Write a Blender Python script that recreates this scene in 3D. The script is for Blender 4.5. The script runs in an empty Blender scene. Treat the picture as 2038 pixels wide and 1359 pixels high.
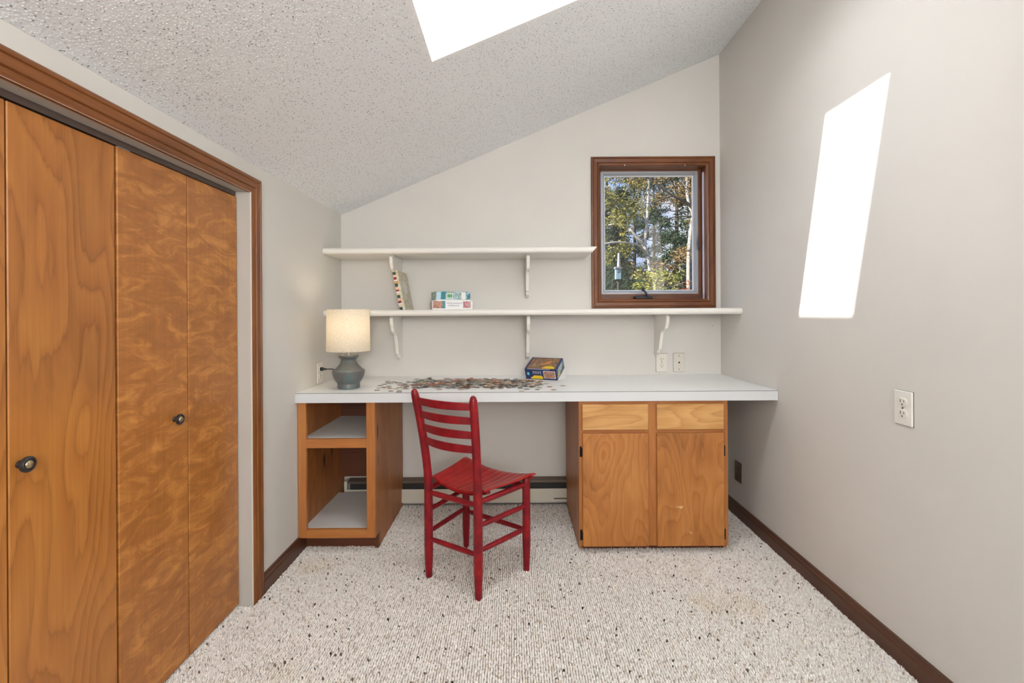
import bpy, bmesh, math, random
import numpy as np
from mathutils import Vector, Matrix
random.seed(7); rng = np.random.default_rng(7)
sc = bpy.context.scene
COL = sc.collection

# ------------------------------------------------------------------ camera, world, sun, lights, exposure
F = 906.0; PX, PY = 1022.0, 626.0; EYE = 1.18; ROLL = 0.0061
cd = bpy.data.cameras.new('camera'); cam = bpy.data.objects.new('camera', cd); COL.objects.link(cam)
cd.sensor_width = 36.0; cd.lens = F/2038*36; cd.shift_x = (1019-PX)/2038; cd.shift_y = (PY-679.5)/2038
cd.clip_start = 0.02; cd.clip_end = 300
cam.matrix_world = Matrix.Translation((0,0,EYE)) @ Matrix.Rotation(math.pi/2,4,'X') @ Matrix.Rotation(-ROLL,4,'Z')
sc.camera = cam
def P(px, py, Y):
    dx, dy = px-PX, py-PY
    c, s = math.cos(ROLL), math.sin(ROLL)
    ux, uy = dx*c - dy*s, dx*s + dy*c
    return Vector((ux*Y/F, Y, EYE - uy*Y/F))

sc.view_settings.view_transform = 'Standard'; sc.view_settings.look = 'None'
sc.view_settings.gamma = 1.0; sc.view_settings.use_curve_mapping = False
sc.view_settings.exposure = -0.11

w = bpy.data.worlds.new('sky'); sc.world = w; w.use_nodes = True
nt = w.node_tree; bg = nt.nodes['Background']; bg.inputs[1].default_value = 1.0
tc = nt.nodes.new('ShaderNodeTexCoord'); nz = nt.nodes.new('ShaderNodeTexNoise'); rp = nt.nodes.new('ShaderNodeValToRGB')
nz.inputs['Scale'].default_value = 3.2; nz.inputs['Detail'].default_value = 6
rp.color_ramp.elements[0].position = .42; rp.color_ramp.elements[0].color = (.36,.58,1.0,1)
rp.color_ramp.elements[1].position = .62; rp.color_ramp.elements[1].color = (.95,.98,1.05,1)
nt.links.new(tc.outputs['Generated'], nz.inputs['Vector']); nt.links.new(nz.outputs[0], rp.inputs[0]); nt.links.new(rp.outputs[0], bg.inputs[0])

SUND = Vector((1,.253,-.75)).normalized()
sd = bpy.data.lights.new('sun','SUN'); sd.energy = 15; sd.angle = .012; sd.color = (1,.96,.9)
so = bpy.data.objects.new('sun', sd); COL.objects.link(so); so.rotation_euler = SUND.to_track_quat('-Z','Y').to_euler(); so.location = (-6,-1,6)

# room numbers
XL, XR, YB, YF = -1.076, 1.297, 2.85, -2.6
CS = .4177                                    # ceiling slope
def zc(x): return 1.809 + CS*(x-XL)
cn = Vector((-CS,0,1)).normalized(); cu = Vector((1,0,CS)).normalized()
SX0, SX1, SY0, SY1, WELL = -.30, .612, 1.305, 1.712, .37     # skylight opening
def area(name, loc, direction, sx, sy, power, col, up='Y'):
    d = bpy.data.lights.new(name,'AREA'); d.shape='RECTANGLE'; d.size=sx; d.size_y=sy; d.energy=power; d.color=col
    o = bpy.data.objects.new(name,d); COL.objects.link(o); o.location=loc
    o.rotation_euler = Vector(direction).to_track_quat('-Z',up).to_euler(); return o
sxm = (SX0+SX1)/2
area('skylight_daylight', Vector((sxm,(SY0+SY1)/2,zc(sxm)))+cn*(WELL-.06), -cn, .36, .88, 30, (.96,.98,1.0), 'X')
area('rear_fill_light', (.50, YF+.30, 1.68), (-1.1,1,1.5), 1.2, .95, 138, (1.0,.99,.975), 'Z')  # added fill lamp behind the camera, brightens the ceiling and left wall

# ------------------------------------------------------------------ helpers
MATS = {}
def frame_of(parent):
    while parent is not None:
        if parent.name in FR: return FR[parent.name]
        parent = parent.parent
    return Matrix.Identity(4)
FR = {}
def obj(name, bm, mat, parent=None, label=None, smooth=False, kind=None):
    me = bpy.data.meshes.new(name)
    if parent is not None: bm.transform(frame_of(parent).inverted())
    bmesh.ops.recalc_face_normals(bm, faces=bm.faces[:])
    bm.to_mesh(me); bm.free()
    o = bpy.data.objects.new(name, me); COL.objects.link(o)
    for m in (mat if isinstance(mat,(list,tuple)) else [mat]): me.materials.append(m)
    if smooth:
        for p in me.polygons: p.use_smooth = True
        try: me.set_sharp_from_angle(angle=math.radians(38))
        except Exception: pass
    if parent is not None: o.parent = parent
    if label: o['label'] = label
    if kind: o['kind'] = kind
    return o
def thing(name, label, cat, loc=(0,0,0), group=None, kind=None):
    o = bpy.data.objects.new(name, None); COL.objects.link(o); o.location = loc; o.empty_display_size = .05
    FR[o.name] = Matrix.Translation(loc)
    o['label'] = label
    if kind: o['kind'] = kind
    else: o['category'] = cat
    if group: o['group'] = group
    return o
def tag(o, label, cat, group=None):
    o['label']=label; o['category']=cat
    if group: o['group']=group
    return o
def struct(name, bm, mat, label, smooth=False):
    o = obj(name, bm, mat, smooth=smooth); o['kind']='structure'; o['label']=label; return o
def N(): return bmesh.new()
def bx(bm, x0,x1,y0,y1,z0,z1, bev=0, seg=1):
    r = bmesh.ops.create_cube(bm, size=1)
    vs = r['verts']
    for v in vs:
        v.co = Vector(((x0+x1)/2+v.co.x*(x1-x0),(y0+y1)/2+v.co.y*(y1-y0),(z0+z1)/2+v.co.z*(z1-z0)))
    if bev:
        es = list({e for v in vs for e in v.link_edges})
        bmesh.ops.bevel(bm, geom=es, offset=bev, segments=seg, affect='EDGES', profile=.5)
    return bm
def box(*a, **k): return bx(N(), *a, **k)
def tube(bm, pts, rad, n=14, caps=True):
    pts = [Vector(p) for p in pts]
    if not isinstance(rad,(list,tuple)): rad=[rad]*len(pts)
    rings=[]; ref=None
    for i,p in enumerate(pts):
        t = (pts[min(i+1,len(pts)-1)]-pts[max(i-1,0)]).normalized()
        if ref is None: ref = t.orthogonal().normalized()
        ref = (ref - t*ref.dot(t)).normalized(); b = t.cross(ref)
        rings.append([bm.verts.new(p+(ref*math.cos(a)+b*math.sin(a))*rad[i]) for a in [2*math.pi*k/n for k in range(n)]])
    for a,b in zip(rings,rings[1:]):
        for k in range(n): bm.faces.new((a[k],a[(k+1)%n],b[(k+1)%n],b[k]))
    if caps: bm.faces.new(rings[0][::-1]); bm.faces.new(rings[-1])
    return bm
def lathe(bm, prof, c, axis='Z', n=40):
    c=Vector(c); rings=[]
    for r,h in prof:
        ring=[]
        for k in range(n):
            a=2*math.pi*k/n; u,v=r*math.cos(a),r*math.sin(a)
            q = (u,v,h) if axis=='Z' else ((h,u,v) if axis=='X' else (u,h,v))
            ring.append(bm.verts.new(c+Vector(q)))
        rings.append(ring)
    for a,b in zip(rings,rings[1:]):
        for k in range(n): bm.faces.new((a[k],a[(k+1)%n],b[(k+1)%n],b[k]))
    bm.faces.new(rings[0][::-1]); bm.faces.new(rings[-1])
    return bm
def prism(bm, poly, f0, f1):
    """poly: list of 2-tuples, f0/f1 map them to 3-D"""
    a=[bm.verts.new(f0(*p)) for p in poly]; b=[bm.verts.new(f1(*p)) for p in poly]
    n=len(poly); bm.faces.new(a[::-1]); bm.faces.new(b)
    for i in range(n): bm.faces.new((a[i],a[(i+1)%n],b[(i+1)%n],b[i]))
    return bm
def sweep(profile, A, B, ia, ib, out):
    """moulding: profile (u,h); A,B outer-edge corners; ia/ib per-unit-u inward shift at each end; out = unit normal"""
    bm=N(); A,B,ia,ib,out=map(Vector,(A,B,ia,ib,out))
    ra=[bm.verts.new(A+ia*u+out*h) for u,h in profile]; rb=[bm.verts.new(B+ib*u+out*h) for u,h in profile]
    n=len(profile); bm.faces.new(ra[::-1]); bm.faces.new(rb)
    for i in range(n): bm.faces.new((ra[i],ra[(i+1)%n],rb[(i+1)%n],rb[i]))
    return bm

# ------------------------------------------------------------------ materials
def mat(name, col=(.8,.8,.8), rough=.5, metal=0, spec=.5, coat=0):
    m=bpy.data.materials.new(name); m.use_nodes=True; b=m.node_tree.nodes['Principled BSDF']
    b.inputs['Base Color'].default_value=(*col,1); b.inputs['Roughness'].default_value=rough
    b.inputs['Metallic'].default_value=metal; b.inputs['Specular IOR Level'].default_value=spec
    b.inputs['Coat Weight'].default_value=coat; b.inputs['Coat Roughness'].default_value=.25
    return m
def nd(m,t,**k):
    n=m.node_tree.nodes.new(t)
    for a,v in k.items(): setattr(n,a,v)
    return n
def lk(m,a,b): m.node_tree.links.new(a,b)
def bs(m): return m.node_tree.nodes['Principled BSDF']
def coords(m, scale=(1,1,1), rand=0.0, rot=(0,0,0)):
    tc=nd(m,'ShaderNodeTexCoord'); mp=nd(m,'ShaderNodeMapping'); mp.inputs['Scale'].default_value=scale; mp.inputs['Rotation'].default_value=rot
    lk(m,tc.outputs['Object'],mp.inputs['Vector'])
    if rand:
        oi=nd(m,'ShaderNodeObjectInfo'); mu=nd(m,'ShaderNodeMath',operation='MULTIPLY'); mu.inputs[1].default_value=rand
        lk(m,oi.outputs['Random'],mu.inputs[0]); lk(m,mu.outputs[0],mp.inputs['Location'])
    return mp.outputs[0]
def noise(m, vec, scale, detail=4, rough=.5, dist=0):
    n=nd(m,'ShaderNodeTexNoise'); n.inputs['Scale'].default_value=scale; n.inputs['Detail'].default_value=detail
    n.inputs['Roughness'].default_value=rough; n.inputs['Distortion'].default_value=dist
    lk(m,vec,n.inputs['Vector']); return n.outputs[0]
def ramp(m, fac, stops):
    r=nd(m,'ShaderNodeValToRGB'); e=r.color_ramp.elements
    while len(e)<len(stops): e.new(.5)
    for x,(p,c) in zip(e,stops): x.position=p; x.color=(*c,1)
    lk(m,fac,r.inputs[0]); return r.outputs[0]
def mixc(m,a,b,fac,mode='MIX'):
    x=nd(m,'ShaderNodeMix',data_type='RGBA',blend_type=mode)
    if isinstance(fac,(int,float)): x.inputs[0].default_value=fac
    else: lk(m,fac,x.inputs[0])
    for s,i in ((a,6),(b,7)):
        if isinstance(s,tuple): x.inputs[i].default_value=(*s,1)
        else: lk(m,s,x.inputs[i])
    return x.outputs[2]
def mth(m,op,a,b=None):
    x=nd(m,'ShaderNodeMath',operation=op)
    for s,i in ((a,0),(b,1)):
        if s is None: continue
        if isinstance(s,(int,float)): x.inputs[i].default_value=s
        else: lk(m,s,x.inputs[i])
    return x.outputs[0]
def bump(m, h, strength, dist):
    b=nd(m,'ShaderNodeBump'); b.inputs['Strength'].default_value=strength; b.inputs['Distance'].default_value=dist
    lk(m,h,b.inputs['Height']); lk(m,b.outputs[0],bs(m).inputs['Normal'])

def painted(name, col, rough=.85, var=.03, bs_=.15):
    m=mat(name,col,rough,spec=.25); v=coords(m)
    n=noise(m,v,2.0,3); c2=tuple(c*(1-var*2) for c in col)
    lk(m,ramp(m,n,[(.3,c2),(.7,col)]),bs(m).inputs['Base Color'])
    bump(m,noise(m,v,220,3),bs_,.001); return m
M_wall = painted('wall_paint',(.745,.72,.675))
M_trimwhite = painted('white_gloss_paint',(.86,.835,.78),.45,.02,.05)
M_lam = painted('white_laminate',(.90,.90,.895),.32,.01,.02)
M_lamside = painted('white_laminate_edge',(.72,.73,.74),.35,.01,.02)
M_lamline = mat('laminate_seam',(.10,.10,.11),.6)
def pit_shade_specks(m,col):  # dark specks paint the shade of ceiling pits into the colour
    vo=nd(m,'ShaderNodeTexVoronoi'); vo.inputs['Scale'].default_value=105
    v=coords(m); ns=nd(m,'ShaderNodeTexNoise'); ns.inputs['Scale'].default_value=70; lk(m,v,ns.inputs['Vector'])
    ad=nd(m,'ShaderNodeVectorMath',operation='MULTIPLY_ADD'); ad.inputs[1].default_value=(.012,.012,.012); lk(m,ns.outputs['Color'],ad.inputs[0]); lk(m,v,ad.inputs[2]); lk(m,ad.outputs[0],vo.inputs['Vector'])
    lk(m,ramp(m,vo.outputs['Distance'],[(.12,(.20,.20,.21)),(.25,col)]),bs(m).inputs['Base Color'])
M_ceil = mat('ceiling_texture_paint',(.88,.88,.885),.95,spec=.1); pit_shade_specks(M_ceil,(.90,.915,.93))
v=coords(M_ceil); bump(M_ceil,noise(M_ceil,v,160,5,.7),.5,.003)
M_well = mat('skylight_shaft_paint',(.93,.93,.93),.8,spec=.2)

def wood(name, dark, mid, light, axis='Z', scale=1.0, rings=7.0, ring_amt=.5, blotch=.4, rough=.4, coat=.15, knots=False, figure=0, wear=0, lo_=.42):
    m=mat(name,mid,rough,coat=coat)
    lo,hi=lo_*scale,3.2*scale
    s={'X':(lo,hi,hi),'Y':(hi,lo,hi),'Z':(hi,hi,lo)}[axis]
    v=coords(m,s,rand=37.0)
    n=noise(m,v,1.0,2,.45,.25)
    jit=noise(m,coords(m,{'X':(2,30,30),'Y':(30,2,30),'Z':(30,30,2)}[axis],rand=4.0),1.0,3,.6)
    r=mth(m,'FRACT',mth(m,'ADD',mth(m,'MULTIPLY',n,rings*3.2),mth(m,'MULTIPLY',jit,1.1)))
    s2={'X':(3,170,170),'Y':(170,3,170),'Z':(170,170,3)}[axis]
    v2=coords(m,s2,rand=11.0); fib=noise(m,v2,1.0,4,.65)
    base=ramp(m,r,[(.0,tuple(x*.8 for x in dark)),(.10,tuple(a*.5+b*.5 for a,b in zip(dark,mid))),(.3,mid),(.8,light),(.95,mid),(1,dark)])
    flat=ramp(m,noise(m,v,2.3,4,.6),[(.3,tuple(a*.5+b*.5 for a,b in zip(dark,mid))),(.5,mid),(.72,light)])
    c=mixc(m,flat,base,ring_amt)
    v3=coords(m,{'X':(1.2,4,4),'Y':(4,1.2,4),'Z':(4,4,1.2)}[axis],rand=5.0)
    bl=noise(m,v3,1.6,4,.6,.6)
    c=mixc(m,c,ramp(m,bl,[(.32,tuple(x*.6 for x in dark)),(.5,mid),(.68,light)]),blotch)
    if figure:                                       # ripple figure across the grain
        v4=coords(m,(3,3,8),rand=3.0,rot=(0.5,0,0)); fg=noise(m,v4,2.6,6,.66,1.0)
        c=mixc(m,c,ramp(m,fg,[(.32,tuple(x*.5+y*.5 for x,y in zip(dark,mid))),(.50,mid),(.66,tuple(min(1,x*1.12) for x in light))]),figure)
    c=mixc(m,c,ramp(m,fib,[(.3,(.62,.58,.52)),(.6,(1,1,1))]),.32,'MULTIPLY')
    if knots:
        vo=nd(m,'ShaderNodeTexVoronoi'); vo.inputs['Scale'].default_value=1.0
        kv=coords(m,{'X':(2.2,7,7),'Y':(7,2.2,7),'Z':(7,7,2.2)}[axis],rand=9.0); lk(m,kv,vo.inputs['Vector'])
        kn=ramp(m,vo.outputs['Distance'],[(.05,(1,1,1)),(.12,(0,0,0))])
        c=mixc(m,c,(.055,.018,.008),kn)
    if wear:
        wn=noise(m,coords(m,(14,14,20),rand=21.0),1.5,5,.7,1.0)
        c=mixc(m,c,(.62,.40,.20),mth(m,'MULTIPLY',ramp(m,wn,[(.70,(0,0,0)),(.735,(1,1,1))]),wear))
    lk(m,c,bs(m).inputs['Base Color']); bump(m,fib,.06,.001)
    return m
M_door  = wood('stained_birch_cathedral',(.27,.088,.018),(.465,.170,.033),(.58,.24,.050),'Z',.75,8.5,.62,.32,.38,lo_=.95)
M_door2 = wood('stained_birch_figured',(.22,.072,.015),(.44,.162,.034),(.62,.265,.062),'Z',.8,5,.14,.25,.36,figure=.78)
M_trim  = wood('dark_stained_pine',(.10,.024,.004),(.215,.064,.010),(.31,.105,.018),'Z',1.5,5,.3,.2,.42)
M_trimY = wood('dark_stained_pine_lengthwise',(.10,.024,.004),(.215,.064,.010),(.31,.105,.018),'Y',1.5,5,.3,.2,.42)
M_trimX = wood('dark_stained_pine_crosswise',(.075,.018,.004),(.15,.042,.008),(.23,.074,.014),'X',1.5,5,.4,.3,.42)
M_trimW = wood('window_stained_pine',(.075,.018,.004),(.15,.042,.008),(.23,.074,.014),'Z',1.5,5,.4,.3,.42)
M_base  = wood('walnut_stained_baseboard',(.05,.016,.007),(.090,.030,.012),(.14,.048,.018),'Y',1.5,4,.3,.2,.4)
M_cab   = wood('cabinet_birch',(.30,.095,.020),(.49,.185,.042),(.62,.27,.075),'Z',.9,8.0,.6,.45,.42,wear=.7,lo_=1.3)
M_drw   = wood('drawer_birch',(.38,.15,.035),(.62,.31,.095),(.76,.44,.17),'X',1.1,7,.6,.4,.42,wear=.8,lo_=.9)
M_frame = wood('face_frame_pine',(.34,.115,.026),(.47,.17,.042),(.58,.25,.07),'Z',1.5,5,.25,.25,.42,wear=.25)
M_frameX= wood('face_frame_pine_crosswise',(.34,.115,.026),(.47,.17,.042),(.58,.25,.07),'X',1.5,5,.25,.25,.42)
M_pine  = wood('knotty_pine_board',(.30,.095,.024),(.42,.15,.038),(.52,.21,.06),'Z',1.0,6,.5,.45,.5,knots=True,lo_=.8)
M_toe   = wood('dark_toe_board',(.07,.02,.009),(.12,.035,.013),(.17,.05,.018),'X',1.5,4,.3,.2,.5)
M_shelfin= painted('dusty_white_melamine',(.72,.70,.67),.55,.06,.05)
M_red = mat('red_chair_paint',(.36,.012,.016),.36,spec=.3,coat=.18)
v=coords(M_red,(6,6,6),rand=7.0); n=noise(M_red,v,3,4,.6)
lk(M_red,ramp(M_red,n,[(.3,(.15,.004,.010)),(.6,(.27,.008,.014)),(.8,(.37,.022,.014))]),bs(M_red).inputs['Base Color'])
M_redseat = mat('red_seat_paint_worn',(.5,.02,.015),.3,coat=.4)
v=coords(M_redseat,(5,5,5),rand=7.0); n=noise(M_redseat,v,4,4,.6)
lk(M_redseat,ramp(M_redseat,n,[(.3,(.28,.006,.010)),(.6,(.42,.012,.012)),(.8,(.50,.045,.012))]),bs(M_redseat).inputs['Base Color'])
M_black = mat('black_plastic',(.012,.012,.013),.4)
M_iron = mat('dark_hinge_metal',(.02,.016,.013),.45,.7)
M_brass = mat('antique_brass',(.42,.33,.20),.28,.9)
M_pewter = mat('aged_pewter',(.10,.10,.11),.32,.9)
M_alum = mat('grey_vinyl_sash',(.42,.43,.45),.4,.2)
M_alumw = mat('white_glazing_bead',(.85,.88,.92),.4)
M_lav = mat('white_weatherstrip_vinyl',(.70,.68,.80),.5)
M_ivory = mat('ivory_plastic',(.82,.79,.71),.35)
M_ivoryd = mat('ivory_plastic_darker',(.74,.70,.62),.35)  # slightly darker ivory for the jack plate
M_brownpl = mat('brown_plastic_plate',(.10,.05,.025),.35)
M_plateshade = mat('plate_shadow_grey',(.12,.11,.10),.8)
M_jamb = painted('grey_primed_jamb',(.56,.535,.49),.7,.02,.05)
M_heat = painted('cream_enamel_metal',(.70,.66,.56),.4,.02,.02)
M_heatd = mat('dark_heater_slot',(.03,.028,.026),.5)
M_heatb = mat('brown_heater_damper',(.16,.12,.09),.45,.3)
M_track = mat('closet_track_metal',(.16,.12,.10),.45,.5)
M_dark = mat('dark_gap',(.01,.008,.007),.9)

def glass(name):
    m=bpy.data.materials.new(name); m.use_nodes=True; t=m.node_tree; t.nodes.remove(t.nodes['Principled BSDF'])
    o=t.nodes['Material Output']; a=t.nodes.new('ShaderNodeBsdfTransparent'); g=t.nodes.new('ShaderNodeBsdfGlossy'); g.inputs['Roughness'].default_value=.02
    mx=t.nodes.new('ShaderNodeMixShader'); mx.inputs[0].default_value=.04
    t.links.new(a.outputs[0],mx.inputs[1]); t.links.new(g.outputs[0],mx.inputs[2]); t.links.new(mx.outputs[0],o.inputs[0]); return m
M_glass = glass('window_glass')

# ------------------------------------------------------------------ room shell
# floor and carpet
M_carpet = mat('berber_carpet_backing',(.42,.38,.33),.95,spec=.05)
v=coords(M_carpet); n=noise(M_carpet,v,150,3,.7)
lk(M_carpet,ramp(M_carpet,n,[(.3,(.18,.15,.13)),(.5,(.38,.34,.30)),(.65,(.50,.46,.42))]),bs(M_carpet).inputs['Base Color']); bump(M_carpet,n,.8,.004)
floor = struct('floor', box(-1.9,XR+.1,YF-.1,YB+.1,-.08,0), M_carpet, 'cream berber loop carpet covering the whole floor')
M_loop = mat('berber_wool_loops',(.6,.55,.48),.95,spec=.05)
ca=nd(M_loop,'ShaderNodeVertexColor',layer_name='wool')
vc=coords(M_loop); st=noise(M_loop,vc,1.7,3,.55)
stc=ramp(M_loop,st,[(.60,(1,1,1)),(.76,(.90,.82,.68))])
lk(M_loop,mixc(M_loop,ca.outputs[0],stc,.8,'MULTIPLY'),bs(M_loop).inputs['Base Color'])

def scatter(name, pos, ang, L, W, H, cols, material, parent, nrm=None, k=5, ring=True, lean=0.0):
    """many small domes joined as one mesh; pos (n,3) lies on a plane with basis bu,bv,bn"""
    bu,bv,bn = nrm if nrm else (np.array([1,0,0.]),np.array([0,1,0.]),np.array([0,0,1.]))
    n=len(pos); a=np.arange(k)*2*np.pi/k
    T=[(np.cos(t),np.sin(t),-.15) for t in a]
    if ring: T+=[(.78*np.cos(t),.78*np.sin(t),.65) for t in a]
    T.append((0,0,1)); T=np.array(T); nv=len(T)
    x=T[None,:,0]*W[:,None]; y=T[None,:,1]*L[:,None]; z=T[None,:,2]*H[:,None]
    c,s=np.cos(ang)[:,None],np.sin(ang)[:,None]
    X=x*c-y*s; Y=x*s+y*c; Y=Y+lean*z
    V=pos[:,None,:]+X[...,None]*bu+Y[...,None]*bv+z[...,None]*bn
    V=V.reshape(-1,3)
    faces=[]; 
    if ring:
        for i in range(k):
            j=(i+1)%k; faces+= [(i,j,k+j),(i,k+j,k+i)]
        for i in range(k): faces.append((k+i,k+(i+1)%k,2*k))
    else:
        for i in range(k): faces.append((i,(i+1)%k,k))
    Ft=np.array(faces); nf=len(Ft)
    Fa=(Ft[None]+ (np.arange(n)*nv)[:,None,None]).reshape(-1,3)
    me=bpy.data.meshes.new(name); me.vertices.add(len(V)); me.vertices.foreach_set('co',V.astype(np.float32).ravel())
    me.loops.add(Fa.size); me.loops.foreach_set('vertex_index',Fa.astype(np.int32).ravel())
    me.polygons.add(len(Fa)); me.polygons.foreach_set('loop_start',np.arange(0,Fa.size,3,dtype=np.int32)); 
    me.update(calc_edges=True)
    me.polygons.foreach_set('use_smooth',np.ones(len(Fa),bool))
    if cols is not None:
        at=me.color_attributes.new('wool','FLOAT_COLOR','POINT')
        cc=np.ones((n,nv,4),np.float32); cc[:,:,:3]=cols[:,None,:]; at.data.foreach_set('color',cc.ravel())
    me.materials.append(material)
    o=bpy.data.objects.new(name,me); COL.objects.link(o); o.parent=parent; o['kind']='stuff'; return o
CYC1=1.848
dx,dy=.0088,.0078
gx=np.arange(XL-.060,XR-.012,dx); gy=np.arange(0.0,YB-.03,dy)
GX,GY=np.meshgrid(gx,gy,indexing='ij'); GY=GY+(np.arange(len(gx))%2)[:,None]*dy*.5
pos=np.stack([GX.ravel()+rng.normal(0,.0009,GX.size),GY.ravel()+rng.normal(0,.0012,GX.size),np.full(GX.size,.001)],1)
keep=~(((pos[:,1]>2.33)&(pos[:,0]<-.70))|((pos[:,1]>2.30)&(pos[:,0]>.33)&(pos[:,0]<1.05)))
keep&=~((pos[:,0]<XL+.014)&((pos[:,1]>CYC1)|(pos[:,1]<.74)))
pos=pos[keep]; n=len(pos)
ccol=np.array([.86,.81,.76])*rng.normal(1,.07,(n,1))
rr=rng.random(n)
tan=rr<.07; ccol[tan]=np.array([.62,.54,.45])*rng.normal(1,.1,(tan.sum(),1))
dk=(rr>.12)&(rr<.126); ccol[dk]=np.array([.14,.11,.09])*rng.normal(1,.3,(dk.sum(),1))
blk=(rr>.15)&(rr<.1518); ccol[blk]=(.03,.028,.025)
wh=(rr>.8); ccol[wh]=np.array([.92,.89,.84])*rng.normal(1,.05,(wh.sum(),1))
ccol=np.clip(ccol,.01,.95)
scatter('carpet_loops',pos,rng.normal(.45,.3,n),rng.normal(.0047,.0006,n),rng.normal(.0037,.0005,n),rng.normal(.0066,.0014,n),ccol,M_loop,floor,lean=.3)

# ceiling slab with skylight hole
def slab(bm, x0,x1,y0,y1,t):
    c=[(x0,y0),(x1,y0),(x1,y1),(x0,y1)]
    prism(bm,c,lambda x,y:Vector((x,y,zc(x))),lambda x,y:Vector((x,y,zc(x)))+cn*t)
bm=N(); e=.0
g_=.02
slab(bm,-1.9,SX0-g_,YF-.1,YB+.12,.08); slab(bm,SX1+g_,XR+.12,YF-.1,YB+.12,.08)
slab(bm,SX0-g_,SX1+g_,YF-.1,SY0-g_,.08); slab(bm,SX0-g_,SX1+g_,SY1+g_,YB+.12,.08)
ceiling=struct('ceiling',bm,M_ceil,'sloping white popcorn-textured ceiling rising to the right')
# popcorn relief
n=95000
px_=rng.uniform(XL+.004,XR-.004,n); py_=rng.uniform(.75,YB-.004,n)
keep=~((px_>SX0-.004)&(px_<SX1+.004)&(py_>SY0-.004)&(py_<SY1+.004)); px_,py_=px_[keep],py_[keep]; n=len(px_)
pos=np.stack([px_,py_,1.809+CS*(px_-XL)+.0],1)
dn=np.array([cn.x,0,cn.z])*-1.0; du=np.array([cu.x,0,cu.z])
M_pop=mat('popcorn_lumps',(.90,.90,.905),.95,spec=.1); pit_shade_specks(M_pop,(.92,.935,.95))
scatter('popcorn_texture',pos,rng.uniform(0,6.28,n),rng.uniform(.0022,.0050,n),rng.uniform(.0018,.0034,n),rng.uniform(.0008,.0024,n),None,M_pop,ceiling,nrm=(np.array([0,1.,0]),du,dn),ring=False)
# skylight: shaft, frame, pane
sky=thing('window_2','skylight with a deep white shaft in the sloping ceiling','',(sxm,(SY0+SY1)/2,zc(sxm)),kind='structure')
T=.03
def shaft(x0,x1,y0,y1):
    return prism(N(),[(x0,y0),(x1,y0),(x1,y1),(x0,y1)],lambda x,y:Vector((sxm,y,zc(sxm)))+cu*((x-sxm)/cu.x)+cn*.0,lambda x,y:Vector((sxm,y,zc(sxm)))+cu*((x-sxm)/cu.x)+cn*WELL)
for a in ((SX0-T,SX0,SY0-T,SY1+T),(SX1,SX1+T,SY0-T,SY1+T),(SX0,SX1,SY0-T,SY0),(SX0,SX1,SY1,SY1+T)):
    o=obj('shaft_wall',shaft(*a),M_well,sky)
bm=prism(N(),[(SX0-T,SY0-T),(SX1+T,SY0-T),(SX1+T,SY1+T),(SX0-T,SY1+T)],lambda x,y:Vector((x,y,zc(x)))+cn*(WELL),lambda x,y:Vector((x,y,zc(x)))+cn*(WELL+.008))
obj('pane',bm,M_glass,sky)

# walls
W=.12
bm=N()
WX0,WX1,WZ0,WZ1=.546,1.205,1.272,2.103
def gable(bm,x0,x1,y0,y1,z0,z1=None):
    f=lambda x,y:Vector((x,y,z0)); g=(lambda x,y:Vector((x,y,z1))) if z1 else (lambda x,y:Vector((x,y,zc(x)+.02)))
    prism(bm,[(x0,y0),(x1,y0),(x1,y1),(x0,y1)],f,g)
gable(bm,-1.9,WX0-.004,YB,YB+W,0); gable(bm,WX1+.004,XR+W,YB,YB+W,0); gable(bm,WX0-.004,WX1+.004,YB,YB+W,0,WZ0-.004); gable(bm,WX0-.004,WX1+.004,YB,YB+W,WZ1+.004)
wall_back=struct('wall_back',bm,M_wall,'beige painted end wall under the slope, behind the desk')
wall_right=struct('wall_right',box(XR,XR+W,YF-.1,YB,0,zc(XR)+.05),M_wall,'beige painted wall with a sun patch on the right')
CY0,CY1,CZ=.725,1.85,1.686     # closet opening
bm=N(); gable(bm,XL-.10,XL,CY1+.004,YB,0); gable(bm,XL-.10,XL,YF-.1,CY0-.004,0); gable(bm,XL-.10,XL,CY0-.004,CY1+.004,CZ+.004)
wall_left=struct('wall_left',bm,M_wall,'beige painted knee wall holding the closet on the left')
bm=N(); gable(bm,-1.9,-1.86,YF-.1,YB,0); gable(bm,-1.86,XL-.10,CY0-.3,CY0-.26,0); 
struct('wall_closet',bm,M_wall,'closet interior wall behind the bifold doors')
# rear wall behind the camera; window opening added for the fill lamp
RX0,RX1,RZ0,RZ1=-.20,1.15,.85,2.12
bm=N()
bx(bm,-1.9,RX0,YF-W,YF,0,1.75); gable(bm,RX0-.0,RX0+.001,YF-W,YF,0)
gable(bm,-1.9,RX0,YF-W,YF,0); gable(bm,RX1,XR+W,YF-W,YF,0); gable(bm,RX0,RX1,YF-W,YF,0,RZ0)
prism(bm,[(RX0,YF-W),(RX1,YF-W),(RX1,YF),(RX0,YF)],lambda x,y:Vector((x,y,min(RZ1,zc(x)))),lambda x,y:Vector((x,y,max(RZ1+.01,zc(x)+.02))))
struct('wall_front',bm,M_wall,'beige painted wall behind the camera with an added window opening')
w3=thing('added_window_3','plain white framed window added behind the camera to house the fill light','',(0,YF,RZ0),kind='structure')  # unseen window, made up around the rear fill lamp
for a in ((RX0,RX0+.04,RZ0,RZ1),(RX1-.04,RX1,RZ0,RZ1),(RX0,RX1,RZ0,RZ0+.04),(.455,.495,RZ0,RZ1)):
    obj('added_window_frame',box(a[0],a[1],YF-.09,YF-.05,a[2],a[3]),M_trimwhite,w3)
obj('pane',box(RX0,RX1,YF-.075,YF-.07,RZ0,RZ1),M_glass,w3)

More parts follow.
